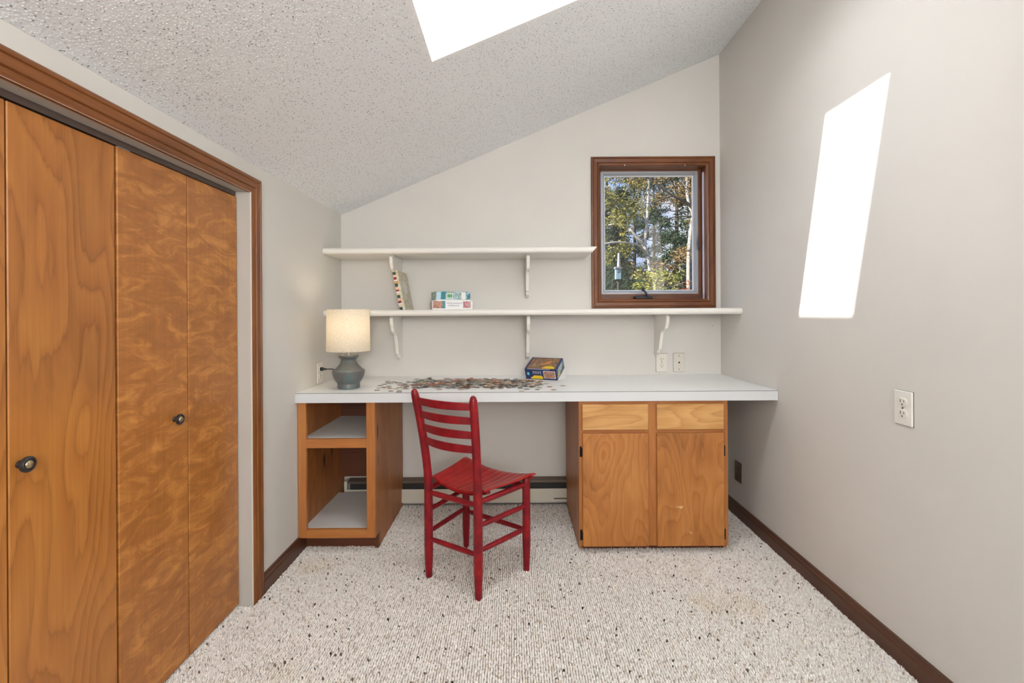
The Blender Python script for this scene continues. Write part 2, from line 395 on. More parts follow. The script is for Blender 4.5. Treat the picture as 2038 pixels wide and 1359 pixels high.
# baseboards
prof=[(0,0),(0,.010),(.010,.0125),(.022,.0125),(.026,.0155),(.080,.0155),(.082,0)]
bm=sweep([(u,h) for u,h in prof],(XR,YF,.082),(XR,YB-.001,.082),(0,0,-1),(0,0,-1),(-1,0,0))
struct('baseboard_right',bm,M_base,'dark stained wooden baseboard along the right wall')
bm=sweep(prof,(XL,1.925,.082),(XL,YB,.082),(0,0,-1),(0,0,-1),(1,0,0))
struct('baseboard_left',bm,M_base,'dark stained wooden baseboard between the closet and the desk')

# ------------------------------------------------------------------ closet
CW=.066
trim=thing('trim_1','dark stained moulded casing around the closet doorway','',(XL,CY1,0),kind='structure')
tp=[(0,0),(0,.015),(.006,.019),(.014,.0195),(.016,.016),(.019,.0185),(.040,.017),(.043,.0125),(.046,.0155),(.056,.0135),(.0655,.009),(.0655,0)]
oy1,oz=CY1+.072,CZ+.063; oy0=CY0-.072
obj('side_casing',sweep(tp,(XL,oy1,.0),(XL,oy1,oz),(0,-1,0),(0,-1,-1),(1,0,0)),M_trim,trim)
obj('side_casing',sweep(tp,(XL,oy0,.0),(XL,oy0,oz),(0,1,0),(0,1,-1),(1,0,0)),M_trim,trim)
obj('head_casing',sweep(tp,(XL,oy0,oz),(XL,oy1,oz),(0,1,-1),(0,-1,-1),(1,0,0)),M_trimY,trim)
jt=.018
bm=box(XL-.10,XL+.008,CY1,CY1+.006,0,CZ+.006); obj('jamb_lining',bm,M_jamb,trim)
bm=box(XL-.10,XL+.008,CY0-.006,CY0,0,CZ+.006); obj('jamb_lining',bm,M_jamb,trim)
bm=box(XL-.10,XL+.008,CY0,CY1,CZ,CZ+.006); obj('head_lining',bm,M_jamb,trim)
obj('jamb_edge',box(XL+.0085,XL+.010,CY1-.001,CY1+.006,0,CZ+.006),M_trimwhite,trim)
obj('jamb_edge',box(XL+.0085,XL+.010,CY0-.006,CY0+.001,0,CZ+.006),M_trimwhite,trim)
obj('head_edge',box(XL+.0085,XL+.010,CY0,CY1,CZ-.001,CZ+.006),M_trimwhite,trim)
d1=thing('door_1','stained birch bifold closet doors, four tall flat panels with two round knobs','',(-1.13,CY1,0),kind='structure')
DX=-1.12; DT=.028
bm=box(DX-DT+.002,DX-.004,CY0+.005,CY1-.005,CZ-.018,CZ-.001); obj('track',bm,M_track,d1)
seams=[CY1-.004,1.5655,1.2855,1.0075,CY0+.004]
ztop=[1.664,1.664,1.662,1.662]; mats_=[M_door2,M_door2,M_door,M_door]; gap=[.0,.0017,.0034,.0017,0]
doors=[]
for i in range(4):
    y1,y0=seams[i]-gap[i],seams[i+1]+gap[i+1]
    tilt=.003 if i%2 else 0
    o=obj('door_panel',box(DX-DT-(.0 if i<2 else .001),DX-(.0 if i<2 else .001),y0,y1,.014,ztop[i],bev=.0018),mats_[i],d1); doors.append(o)
obj('closet_shade_sheet',box(-1.3,-1.29,CY0,CY1,0,CZ-.05),M_dark,d1)  # near-black sheet stands in for the unlit closet interior behind the seams
def knob(y,z,parent):
    pr=[(.009,0),(.0085,.003),(.0075,.006),(.008,.010),(.013,.013),(.0172,.016),(.0182,.0190),(.0178,.0212),(.0160,.0218)]
    bm=lathe(N(),pr,(DX,y,z),'X',32); lathe(bm,[(.0150,.0215),(.0150,.0235),(.0142,.0242),(.0130,.0240),(.0122,.0225),(.0118,.0215)],(DX,y,z),'X',32)
    k=obj('knob',bm,M_pewter,parent,smooth=True)
    c=obj('knob',lathe(N(),[(.0098,.0210),(.0096,.0225),(.0088,.0242),(.0068,.0262),(.003,.0272),(.0005,.0275)],(DX,y,z),'X',32),M_brass,parent,smooth=True)
    c.name='knob_center'; c['label']='brass knob centre'; k['label']='dark pewter knob'
knob(1.030,.848,doors[2]); knob(1.500,.842,doors[1])
# pivot bracket on the track
bm=box(DX-.016,DX-.006,1.30,1.34,CZ-.024,CZ-.017); obj('pivot_bracket',bm,M_alum,d1)

# ------------------------------------------------------------------ window
win=thing('window_1','small casement window in moulded dark wood casing looking out on trees','',((WX0+WX1)/2,YB,WZ0),kind='structure')
co=.057; ox0,ox1,oz0,oz1=WX0-co,WX1+co,WZ0-co+.001,WZ1+co
wp=[(0,0),(0,.014),(.004,.018),(.010,.0185),(.012,.0155),(.015,.018),(.036,.0165),(.039,.012),(.042,.0145),(.050,.012),(.0565,.008),(.0565,0)]
nrm=(0,-1,0)
obj('head_casing',sweep(wp,(ox0,YB,oz1),(ox1,YB,oz1),(1,0,-1),(-1,0,-1),nrm),M_trimX,win)
obj('sill_casing',sweep(wp,(ox0,YB,oz0),(ox1,YB,oz0),(1,0,1),(-1,0,1),nrm),M_trimX,win)
obj('side_casing',sweep(wp,(ox0,YB,oz0),(ox0,YB,oz1),(1,0,1),(1,0,-1),nrm),M_trimW,win)
obj('side_casing',sweep(wp,(ox1,YB,oz0),(ox1,YB,oz1),(-1,0,1),(-1,0,-1),nrm),M_trimW,win)
yj0,yj1=YB-.006,YB+.12; t=.006
obj('jamb_lining',box(WX0-t,WX0,yj0,yj1,WZ0-t,WZ1+t),M_trimW,win)
obj('jamb_lining',box(WX1,WX1+t,yj0,yj1,WZ0-t,WZ1+t),M_trimW,win)
obj('jamb_lining',box(WX0,WX1,yj0,yj1,WZ1,WZ1+t),M_trimX,win)
obj('window_sill',box(WX0,WX1,yj0,yj1,WZ0-t,WZ0),M_trimX,win)
obj('weatherstrip',box(WX1-.004,WX1,YB+.022,YB+.040,WZ0,WZ1-.03),M_lav,win)
# wooden stops
YS=YB+.07
obj('sill_stop',box(WX0,WX1,YS-.02,YS+.03,WZ0,WZ0+.034,bev=.002),M_trimX,win)
obj('head_stop',box(WX0,WX1,YS,YS+.03,WZ1-.006,WZ1),M_trimX,win)
obj('side_stop',box(WX1-.014,WX1,YS-.01,YS+.03,WZ0,WZ1,bev=.002),M_trimW,win)
# vinyl sash
sx0,sx1,sz0,sz1=.568,1.192,WZ0+.034,WZ1-.006
def ring(name,x0,x1,z0,z1,wd,y0,y1,m,parent):
    prf=[(0,0),(0,y1-y0),(wd*.55,y1-y0),(wd,(y1-y0)*.45),(wd,0)]
    out=(0,-1,0)
    for A,B,ia,ib in (((x0,y1,z1),(x1,y1,z1),(1,0,-1),(-1,0,-1)),((x0,y1,z0),(x1,y1,z0),(1,0,1),(-1,0,1)),((x0,y1,z0),(x0,y1,z1),(1,0,1),(1,0,-1)),((x1,y1,z0),(x1,y1,z1),(-1,0,1),(-1,0,-1))):
        obj(name,sweep(prf,A,B,ia,ib,out),m,parent)
ring('sash_rail',sx0,sx1,sz0,sz1,.024,YS+.012,YS+.045,M_alum,win)
ring('glazing_bead',sx0+.0235,sx1-.0235,sz0+.0225,sz1-.0225,.006,YS+.030,YS+.042,M_alumw,win)
obj('pane',box(sx0+.02,sx1-.02,YS+.040,YS+.044,sz0+.02,sz1-.02),M_glass,win)
# crank operator
c=P(1281,588,YB+.02)
bm=box(c.x-.056,c.x+.056,YB+.012,YB+.045,WZ0,WZ0+.022,bev=.006,seg=2)
ck=obj('crank',bm,M_black,win,label='dark metal window crank')
bm=tube(N(),[(c.x+.022,YB+.006,WZ0+.022),(c.x+.002,YB+.0,WZ0+.048),(c.x-.010,YB+.0,WZ0+.060)],[.008,.007,.006],10)
obj('crank_handle',bm,M_pewter,ck,smooth=True)
bm=tube(N(),[(c.x-.012,YB-.006,WZ0+.052),(c.x-.012,YB-.012,WZ0+.072)],[.009,.006],10); obj('crank_knob',bm,M_black,ck,smooth=True)
# side latch
lp=P(1397,480,YS-.015)
bm=tube(N(),[(WX1-.016,YS-.012,lp.z-.05),(WX1-.028,YS-.018,lp.z-.02),(WX1-.022,YS-.014,lp.z+.04)],[.006,.005,.003],8)
obj('sash_lock',bm,M_pewter,win,smooth=True)
for px in (1243,1363):
    q=P(px,329,YB-.013); obj('curtain_pin',lathe(N(),[(.003,0),(.0035,-.003),(.0008,-.006)],(q.x,YB-.012,q.z),'Y',10),M_alumw,win)

# ------------------------------------------------------------------ shelves and brackets
def nosed(x0,x1,yf,yb,z0,z1,endround=False):
    """board with bull-nosed front edge"""
    h=(z1-z0)/2; zm=(z0+z1)/2
    pr=[(yb,z0),(yb,z1)]+[(yf+h-h*math.sin(a),zm+h*math.cos(a)) for a in [math.pi*k/10 for k in range(11)]]
    bm=prism(N(),pr,lambda y,z:Vector((x0,y,z)),lambda y,z:Vector((x1,y,z)))
    if endround:
        for v in bm.verts:
            if abs(v.co.x-x1)<1e-6: v.co.x = x1 - (.030*(1-(v.co.z-z0)/(z1-z0))**1.0)
    return bm
SH1,SH2=1.211,1.564
low=obj('wall_shelf',nosed(XL+.001,XR-.001,2.575,YB,SH1-.036,SH1),M_trimwhite,smooth=True)
tag(low,'long white bullnose wall shelf running right under the window','shelf','white wall shelves')
up=obj('wall_shelf',nosed(XL+.001,.477,2.565,YB,SH2-.035,SH2,True),M_trimwhite,smooth=True)
tag(up,'upper white wall shelf ending short at the window casing','shelf','white wall shelves')
def bracket(x,ztop,H,label,D=.235):
    pts=[(0,0),(D*.93,0),(D,-.012),(D*.97,-.05*H/.27),(D*.88,-.085*H/.27),(D*.80,-.098*H/.27),(D*.62,-.100*H/.27),(D*.55,-.12*H/.27),
         (D*.47,-.165*H/.27),(D*.40,-.215*H/.27),(D*.40,-.226*H/.27),(D*.30,-.228*H/.27),(D*.27,-.25*H/.27),(D*.17,-.267*H/.27),(D*.08,-.268*H/.27),(0,-.26*H/.27)]
    th=.0095
    bm=prism(N(),pts,lambda u,z:Vector((x-th,YB-u,ztop+z)),lambda u,z:Vector((x+th,YB-u,ztop+z)))
    es=[e for e in bm.edges if abs(e.verts[0].co.x-e.verts[1].co.x)<1e-6]
    bmesh.ops.bevel(bm,geom=es,offset=.0022,segments=1,affect='EDGES')
    o=obj('shelf_bracket',bm,M_trimwhite); tag(o,label,'bracket','scrolled white shelf brackets'); return o
z1,z2=SH1-.036,SH2-.035
bracket(-.704,z2,.245,'scrolled white bracket under the upper shelf, behind the leaning puzzle box')
bracket(.086,z2,.245,'scrolled white bracket under the upper shelf, near its middle')
bracket(-.704,z1,.272,'scrolled white bracket under the lower shelf, right of the lamp')
bracket(.086,z1,.272,'scrolled white bracket under the lower shelf, above the blue puzzle box')
bracket(.888,z1,.252,'scrolled white bracket under the lower shelf, above the two wall plates')

# ------------------------------------------------------------------ counter
CT=.80; CB=.752; CF=2.235
ct=thing('desk_countertop','long white laminate desktop spanning the end wall on two cabinets','countertop',((XL+XR)/2,2.55,CB))
obj('desktop',box(XL+.001,XR-.001,CF+.0015,YB-.001,CB,CT),M_lam,ct)
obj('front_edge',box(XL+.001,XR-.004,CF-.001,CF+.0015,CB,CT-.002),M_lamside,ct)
obj('edge_seam',box(XL+.001,XR-.002,CF-.0014,CF+.0016,CT-.0021,CT-.0003),M_lamline,ct)

# ------------------------------------------------------------------ left open cabinet
FY=2.255
lc=thing('open_cabinet','open-fronted pine base cabinet with two shelves, left under the desktop','cabinet',(-.88,2.55,0))
lx0,lx1=XL+.016,-.690
zb=.078
obj('stile',box(lx0-.012,lx0+.028,FY,FY+.02,zb,CB-.001,bev=.0012),M_frame,lc)
obj('stile',box(lx1-.043,lx1,FY,FY+.02,zb,CB-.001,bev=.0012),M_frame,lc)
def zpx(py,Y=FY,px=660): return P(px,py,Y).z
obj('rail',box(lx0+.028,lx1-.043,FY+.001,FY+.019,zpx(891.6),zpx(873.8)),M_frameX,lc)
obj('rail',box(lx0+.028,lx1-.043,FY+.001,FY+.019,zb,zpx(1054)),M_frameX,lc)
sp=prism(N(),[(FY+.02,zb),(2.312,zb),(2.312,0),(YB-.03,0),(YB-.03,CB-.001),(FY+.02,CB-.001)],lambda y,z:Vector((lx1-.018,y,z)),lambda y,z:Vector((lx1-.001,y,z)))
obj('side_panel',sp,M_pine,lc)
obj('side_panel',box(lx0-.010,lx0+.006,FY+.02,YB-.03,zb,CB-.001),M_pine,lc)
obj('shelf',box(lx0+.006,lx1-.018,FY+.0195,YB-.03,zpx(873.8)-.018,zpx(873.8)+.0005),M_shelfin,lc)
obj('shelf',box(lx0+.006,lx1-.018,FY+.0195,YB-.12,zpx(1054)-.018,zpx(1054)+.0005),M_shelfin,lc)
obj('back_panel',box(lx0+.006,lx1-.018,YB-.075,YB-.069,.20,CB-.001),M_toe,lc)  # dark panel added to stand in for shade at the cabinet's back
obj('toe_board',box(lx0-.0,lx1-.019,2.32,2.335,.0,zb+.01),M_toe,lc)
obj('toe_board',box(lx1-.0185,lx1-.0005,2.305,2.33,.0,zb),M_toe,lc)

# ------------------------------------------------------------------ right cabinet
rc=thing('base_cabinet','birch base cabinet with two drawers and two scuffed doors, right under the desktop','cabinet',(.69,2.55,0))
rx0,rx1=.3195,1.058; fb=.036
obj('side_panel',box(rx0,rx0+.016,FY+.019,YB-.03,.012,CB-.001),M_pine,rc)
obj('side_panel',box(rx1-.016,rx1,FY+.019,YB-.03,.012,CB-.001),M_pine,rc)
midl,midr=P(1285,900,FY).x,P(1313,900,FY).x
obj('stile',box(rx0,rx0+.030,FY,FY+.019,fb-.004,CB-.001,bev=.0012),M_frame,rc)
obj('stile',box(rx1-.030,rx1,FY,FY+.019,fb-.004,CB-.001,bev=.0012),M_frame,rc)
obj('stile',box(midl,midr,FY,FY+.019,fb-.004,CB-.001),M_frame,rc)
for a,b in ((rx0+.030,midl),(midr,rx1-.030)):
    obj('rail',box(a,b,FY+.0005,FY+.0185,.722,CB-.001),M_frameX,rc)
    obj('rail',box(a,b,FY+.0005,FY+.0185,.575,.625),M_frameX,rc)
    obj('rail',box(a,b,FY+.0005,FY+.0185,fb-.004,fb+.03),M_frameX,rc)
obj('bottom_panel',box(rx0+.016,rx1-.016,FY+.019,YB-.04,.06,.075),M_pine,rc)
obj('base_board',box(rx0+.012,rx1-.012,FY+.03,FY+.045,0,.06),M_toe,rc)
DY=FY-.0175
def xx(p): return P(p,950,DY).x
for a,b,lab in ((1159.8,1291.2,0),(1308.2,1441.8,1)):
    xa,xb=xx(a),xx(b)
    o=obj('drawer',box(xa,xb,DY,FY-.0005,.610,.735,bev=.0022),M_drw,rc)
    d=obj('door',box(xa,xb,DY,FY-.0005,fb,.591,bev=.0022),M_cab,rc)
    for zz in (.50,.088):
        hx = xa-.002 if lab==0 else xb+.002; s=-1 if lab==0 else 1
        bm=box(min(hx,hx+s*.010),max(hx,hx+s*.010),FY-.004,FY-.0002,zz-.026,zz+.026,bev=.0012)
        tube(bm,[(hx,FY-.011,zz-.02),(hx,FY-.011,zz+.02)],.0035,8)
        for q in (-.018,.018): lathe(bm,[(.0028,0),(.0025,-.0015),(.0003,-.002)],(hx+s*.006,FY-.004,zz+q),'Y',8)
        obj('hinge',bm,M_iron,d)
# paint-chip scar on the right door
def chip(cx,cz,pts,m,parent):
    bm=prism(N(),pts,lambda u,z:Vector((cx+u,DY+.0003,cz+z)),lambda u,z:Vector((cx+u,DY-.0004,cz+z)))
    obj('bare_wood_scar',bm,m,parent)
M_scar=mat('bare_pale_wood',(.72,.48,.25),.6)
q=P(1355,1010,DY); chip(q.x,q.z,[(-.022,.002),(-.014,.006),(-.002,.007),(.012,.008),(.009,.002),(.006,-.004),(-.002,-.006),(-.006,0)],M_scar,d)
q=P(1376,1060,DY); chip(q.x,q.z,[(-.012,.008),(-.006,.005),(.004,-.002),(.008,-.006),(.0,-.004),(-.008,.001)],M_scar,d)

# ------------------------------------------------------------------ baseboard heater
ht=thing('baseboard_heater','low cream metal baseboard heater on the end wall beneath the desktop','heater',(0,2.81,0))
hx0,hx1=-1.045,XR-.02
def hz(py): return P(900,py,2.79).z
yf=2.787
bm=N()
hpr=[(YB-.001,.030),(YB-.001,.165),(YB-.012,.168),(yf+.012,.158),(yf+.006,.150),(yf+.012,.146),(YB-.02,.152),(YB-.02,.036)]
prism(bm,hpr,lambda y,z:Vector((hx0+.02,y,z)),lambda y,z:Vector((hx1-.02,y,z)))
obj('back_panel',bm,M_heat,ht)
bm=prism(N(),[(YB-.001,.1652),(YB-.012,.1684),(yf+.012,.1584),(yf+.005,.1504),(yf+.0035,.1512),(yf+.010,.1600),(YB-.012,.1704),(YB-.001,.1672)],lambda y,z:Vector((hx0+.0205,y,z)),lambda y,z:Vector((hx1-.0205,y,z)))
obj('top_hood',bm,M_heatb,ht)
obj('damper',box(hx0+.02,hx1-.02,yf+.004,yf+.022,.150,.155),M_heatb,ht)
obj('fin_core',box(hx0+.03,hx1-.03,yf+.02,YB-.021,.04,.140),M_heatd,ht)
obj('front_panel',box(hx0+.02,hx1-.02,yf,yf+.003,hz(1000),hz(973),bev=.001),M_heat,ht)
for a,b in ((hx0,hx0+.02),(hx1-.02,hx1)):
    obj('end_cap',box(a,b,yf-.002,YB-.001,.012,.166,bev=.005,seg=2),M_heat,ht)
obj('fin_slot',box(.24,.36,yf-.0008,yf+.001,hz(994),hz(991.5)),M_heatb,ht)

# ------------------------------------------------------------------ outlets
def plate(name,label,c,axis,duplex,mplate,mins,group='wall plates'):
    """axis: local frame (right, out)"""
    t=thing(name,label,'outlet' if duplex else 'wall plate',c,group)
    r,o=axis; r=Vector(r); o=Vector(o); u=Vector((0,0,1)); c=Vector(c)
    def lb(x0,x1,y0,y1,z0,z1,bev=0):
        bm=box(x0,x1,y0,y1,z0,z1,bev=bev)
        Mx=Matrix((( r.x,-o.x,0,c.x),(r.y,-o.y,0,c.y),(0,0,1,c.z),(0,0,0,1)))
        bm.transform(Mx); return bm
    Mx=Matrix((( r.x,-o.x,0,c.x),(r.y,-o.y,0,c.y),(0,0,1,c.z),(0,0,0,1)))
    obj('cover_plate',lb(-.035,.035,-.006,0,-.057,.057,bev=.002),mplate,t)
    obj('plate_shadow',lb(-.0358,.0358,-.0008,0,-.0578,.0578),M_plateshade,t)  # thin dark backing stands in for the shadow line round the plate
    if duplex:
        for s in (1,-1):
            zc_=s*.0195
            pts=[]
            for k in range(24):
                a=2*math.pi*k/24; pts.append((.0172*math.cos(a),max(-.0135,min(.0135,.0172*math.sin(a)))))
            bm=prism(N(),pts,lambda x,z:Vector((x,-.006,z+zc_)),lambda x,z:Vector((x,-.0085,z+zc_))); bm.transform(Mx)
            s_=obj('socket',bm,mins,t)
            bm=N()
            bx(bm,-.0078,-.0056,-.0089,-.008,zc_-.001,zc_+.0085); bx(bm,.0054,.0072,-.0089,-.008,zc_,zc_+.0078)
            lathe(bm,[(.0026,-.008),(.0026,-.0089)],(0,0,zc_-.0072),'Y',10); bm.transform(Mx)
            obj('slots',bm,M_black,s_)
        bm=lathe(N(),[(.0028,-.006),(.0028,-.0072),(.0005,-.0076)],(0,0,0),'Y',10); bm.transform(Mx); obj('screw',bm,M_pewter,t)
    else:
        bm=lathe(N(),[(.0055,-.006),(.0052,-.0085),(.003,-.0088)],(0,0,0),'Y',16); bm.transform(Mx); obj('jack_hole',bm,M_black,t)
        for s in (1,-1):
            bm=lathe(N(),[(.0028,-.006),(.0028,-.0072),(.0005,-.0076)],(0,0,s*.042),'Y',10); bm.transform(Mx); obj('screw',bm,M_black,t)
    return t
a=P(1316.5,721.5,YB); plate('wall_outlet','ivory duplex outlet above the desktop, left of the blank plate',(a.x,YB,a.z),((1,0,0),(0,-1,0)),True,M_ivory,M_ivory)
a=P(1351,721,YB); plate('jack_plate','ivory single-jack wall plate above the desktop, beside the duplex outlet',(a.x,YB,a.z),((1,0,0),(0,-1,0)),False,M_ivoryd,M_ivoryd)
plate('wall_outlet','ivory outlet on the left wall beside the lamp, with the cord plugged in',(XL,2.515,.866),((0,1,0),(1,0,0)),True,M_ivory,M_ivory)
plate('wall_outlet','white duplex outlet alone in the middle of the right wall',(XR,1.512,.862),((0,-1,0),(-1,0,0)),True,M_trimwhite,M_ivory)
plate('wall_outlet','brown outlet low on the right wall in the shade under the desktop',(XR,2.635,.263),((0,-1,0),(-1,0,0)),True,M_brownpl,M_brownpl)

# ------------------------------------------------------------------ lamp
LX,LY=-.868,2.392
lamp=thing('table_lamp','lit table lamp with grey-green turned base and cream drum shade','lamp',(LX,LY,CT))
M_lbase=mat('verdigris_ceramic',(.16,.17,.17),.42,coat=.2)
v=coords(M_lbase); n=noise(M_lbase,v,16,4,.6,.8)
lk(M_lbase,ramp(M_lbase,n,[(.35,(.115,.105,.098)),(.52,(.125,.13,.128)),(.68,(.085,.150,.140))]),bs(M_lbase).inputs['Base Color'])
bprof=[(.001,0),(.054,0),(.0565,.003),(.0568,.024),(.0555,.0265),(.058,.030),(.068,.044),(.076,.060),(.0805,.078),(.0822,.090),(.0818,.0925),(.078,.0945),(.066,.104),(.054,.116),(.045,.128),(.0395,.141),(.0385,.149),(.041,.155),(.047,.160),(.0495,.163),(.0500,.172),(.0485,.1745),(.012,.1745)]
obj('base',lathe(N(),bprof,(LX,LY,CT),'Z',56),M_lbase,lamp,smooth=True)
obj('stem',lathe(N(),[(.0125,.174),(.0125,.205),(.008,.206),(.008,.215)],(LX,LY,CT),'Z',24),mat('nickel',(.45,.44,.42),.3,.9),lamp,smooth=True)
M_shade=bpy.data.materials.new('linen_shade'); M_shade.use_nodes=True; tt=M_shade.node_tree; tt.nodes.remove(tt.nodes['Principled BSDF'])
df=tt.nodes.new('ShaderNodeBsdfDiffuse'); tl=tt.nodes.new('ShaderNodeBsdfTranslucent'); mx=tt.nodes.new('ShaderNodeMixShader'); mx.inputs[0].default_value=.5
tcn=tt.nodes.new('ShaderNodeTexCoord'); mp=tt.nodes.new('ShaderNodeMapping'); mp.inputs['Scale'].default_value=(60,60,220)
nn=tt.nodes.new('ShaderNodeTexNoise'); nn.inputs['Scale'].default_value=2; rr_=tt.nodes.new('ShaderNodeValToRGB')
rr_.color_ramp.elements[0].position=.3; rr_.color_ramp.elements[0].color=(.74,.69,.60,1); rr_.color_ramp.elements[1].position=.7; rr_.color_ramp.elements[1].color=(.90,.87,.80,1)
for A,B in ((tcn.outputs['Object'],mp.inputs[0]),(mp.outputs[0],nn.inputs[0]),(nn.outputs[0],rr_.inputs[0]),(rr_.outputs[0],df.inputs[0]),(rr_.outputs[0],tl.inputs[0]),(df.outputs[0],mx.inputs[1]),(tl.outputs[0],mx.inputs[2]),(mx.outputs[0],tt.nodes['Material Output'].inputs[0])): tt.links.new(A,B)
bm=N(); n=56; rings=[]
for r,h in ((.1095,.195),(.1072,.412),(.1056,.412),(.1079,.195)):
    rings.append([bm.verts.new((LX+r*math.cos(2*math.pi*k/n),LY+r*math.sin(2*math.pi*k/n),CT+h)) for k in range(n)])
for i in range(4):
    A,B=rings[i],rings[(i+1)%4]
    for k in range(n): bm.faces.new((A[k],A[(k+1)%n],B[(k+1)%n],B[k]))
sh=obj('lamp_shade',bm,M_shade,lamp,smooth=True)
bm=N()
for k in range(3):
    a=k*2*math.pi/3+.4; tube(bm,[(LX,LY,CT+.385),(LX+.1065*math.cos(a),LY+.1065*math.sin(a),CT+.400)],.0014,6)
lathe(bm,[(.008,0),(.008,.012),(.002,.02)],(LX,LY,CT+.380),'Z',12); obj('shade_spider',bm,M_pewter,sh)
M_bulb=bpy.data.materials.new('lit_bulb'); M_bulb.use_nodes=True; b=M_bulb.node_tree.nodes['Principled BSDF']; b.inputs['Emission Color'].default_value=(1,.78,.48,1); b.inputs['Emission Strength'].default_value=5
obj('bulb',lathe(N(),[(.010,.213),(.013,.225),(.024,.250),(.029,.272),(.025,.292),(.012,.303),(.002,.305)],(LX,LY,CT),'Z',24),M_bulb,lamp,smooth=True)
ld=bpy.data.lights.new('lamp_bulb_light','POINT'); ld.energy=.95; ld.color=(1,.83,.60); ld.shadow_soft_size=.03
lo=bpy.data.objects.new('lamp_bulb_light',ld); COL.objects.link(lo); lo.location=(LX,LY,CT+.335)
# cord
pts=[(XL+.024,2.515,.8855),(XL+.05,2.515,.8855),(XL+.075,2.512,.885),(XL+.10,2.505,.878),(XL+.125,2.49,.862),(XL+.14,2.475,.84),(XL+.15,2.462,.815),(XL+.165,2.452,.8045),(LX-.02,2.445,.8045)]
def smoothpath(p,k=5):
    p=[Vector(q) for q in p]; out=[]
    for i in range(len(p)-1):
        a,b,c,d=p[max(i-1,0)],p[i],p[i+1],p[min(i+2,len(p)-1)]
        for j in range(k):
            t=j/k; out.append(.5*((2*b)+(c-a)*t+(2*a-5*b+4*c-d)*t*t+(3*b-a-3*c+d)*t**3))
    return out+[p[-1]]
obj('cord',tube(N(),smoothpath(pts),.0026,8),M_black,lamp,smooth=True)
bm=tube(N(),[(XL+.0095,2.515,.8855),(XL+.012,2.515,.8855),(XL+.020,2.515,.8855),(XL+.026,2.515,.8855),(XL+.040,2.515,.8855)],[.010,.0115,.0105,.006,.0045],12); obj('plug',bm,M_black,lamp,smooth=True)

# ------------------------------------------------------------------ red chair
BL,BR,FRc,FLc=Vector((-.388,2.050,0)),Vector((-.152,1.884,0)),Vector((.0535,2.094,0)),Vector((-.247,2.312,0))
ch=thing('ladderback_chair','red painted ladderback side chair with slatted seat, drawn up to the desk','chair',((BL+BR+FRc+FLc)/4).to_tuple())
back_top={0:Vector((-.437,1.985,.858)),1:Vector((-.168,1.862,.848))}
def lerp(a,b,t): return a+(b-a)*t
def post(A,top):
    p=[];r=[]
    for z,rad in ((0,.0125),(.004,.0145),(.03,.0155),(.07,.0175),(.115,.0195),(.16,.0195),(.30,.0192),(.42,.019)):
        p.append(Vector((A.x,A.y,z))); r.append(rad)
    for t in (.15,.3,.5,.7,.88,.95,.985,1.0):
        z=lerp(.42,top.z,t); s=t**1.5
        p.append(Vector((lerp(A.x,top.x,s),lerp(A.y,top.y,s),z))); r.append({.95:.0165,.985:.0125,1.0:.006}.get(t,.0185-.001*t))
    return tube(N(),p,r,18)
def post_at(A,top,z):
    if z<=.42: return Vector((A.x,A.y,z))
    t=(z-.42)/(top.z-.42); s=t**1.5; return Vector((lerp(A.x,top.x,s),lerp(A.y,top.y,s),z))
obj('back_post',post(BL,back_top[0]),M_red,ch,smooth=True); obj('back_post',post(BR,back_top[1]),M_red,ch,smooth=True)
def fleg(A):
    zs=((0,.012),(.004,.0135),(.03,.0145),(.07,.0165),(.115,.0185),(.16,.0188),(.30,.0185),(.41,.018),(.426,.0165),(.434,.011),(.436,.003))
    return tube(N(),[(A.x,A.y,z) for z,_ in zs],[r for _,r in zs],18)
obj('leg',fleg(FRc),M_red,ch,smooth=True); obj('leg',fleg(FLc),M_red,ch,smooth=True)
fd=((FRc+FLc)/2-(BL+BR)/2).normalized(); rt=(BR-BL).normalized()
for z,hh in ((.803,.031),(.744,.031),(.684,.032),(.624,.032)):
    A=post_at(BL,back_top[0],z+.004); B=post_at(BR,back_top[1],z-.002)
    bm=N(); rings=[]; dv=(B-A); out=Vector((dv.y,-dv.x,0)).normalized()
    if out.dot(fd)>0: out=-out
    for k in range(13):
        t=k/12; c=A+dv*t+out*(.030*math.sin(math.pi*t)); tang=(dv.normalized()+out*(.030*math.pi*math.cos(math.pi*t)/dv.length)).normalized()
        nn_=Vector((-tang.y,tang.x,0)).normalized(); h=hh/2*(.82+.18*math.sin(math.pi*t)); th=.0042
        rings.append([bm.verts.new(c+nn_*a+Vector((0,0,b))) for a,b in ((-th,-h),(-th*.6,-h-.001),(th*.6,-h-.001),(th,-h),(th,h),(th*.6,h+.002),(-th*.6,h+.002),(-th,h))])
    for a,b in zip(rings,rings[1:]):
        for k in range(8): bm.faces.new((a[k],a[(k+1)%8],b[(k+1)%8],b[k]))
    bm.faces.new(rings[0]); bm.faces.new(rings[-1][::-1])
    obj('back_slat',bm,M_red,ch,smooth=True)
def rung(name,A,B,z0,z1,r=.0105):
    a=Vector((A.x,A.y,z0)); b=Vector((B.x,B.y,z1)); d=(b-a).normalized()
    a=a+d*.015; b=b-d*.015
    p=[a,lerp(a,b,.12),lerp(a,b,.3),lerp(a,b,.5),lerp(a,b,.7),lerp(a,b,.88),b]
    obj(name,tube(N(),p,[r*.82,r,r*1.06,r*1.08,r*1.06,r,r*.82],12),M_red,ch,smooth=True)
rung('seat_rail',BL,BR,.384,.390,.0115); rung('seat_rail',BR,FRc,.402,.402,.0115); rung('seat_rail',BL,FLc,.398,.398,.0115); rung('seat_rail',FLc,FRc,.392,.392,.0115)
rung('rung',BL,FLc,.302,.300); rung('rung',BL,FLc,.204,.202); rung('rung',BR,FRc,.305,.303); rung('rung',BR,FRc,.200,.198)
rung('rung',BL,BR,.176,.184); rung('rung',FLc,FRc,.186,.190)
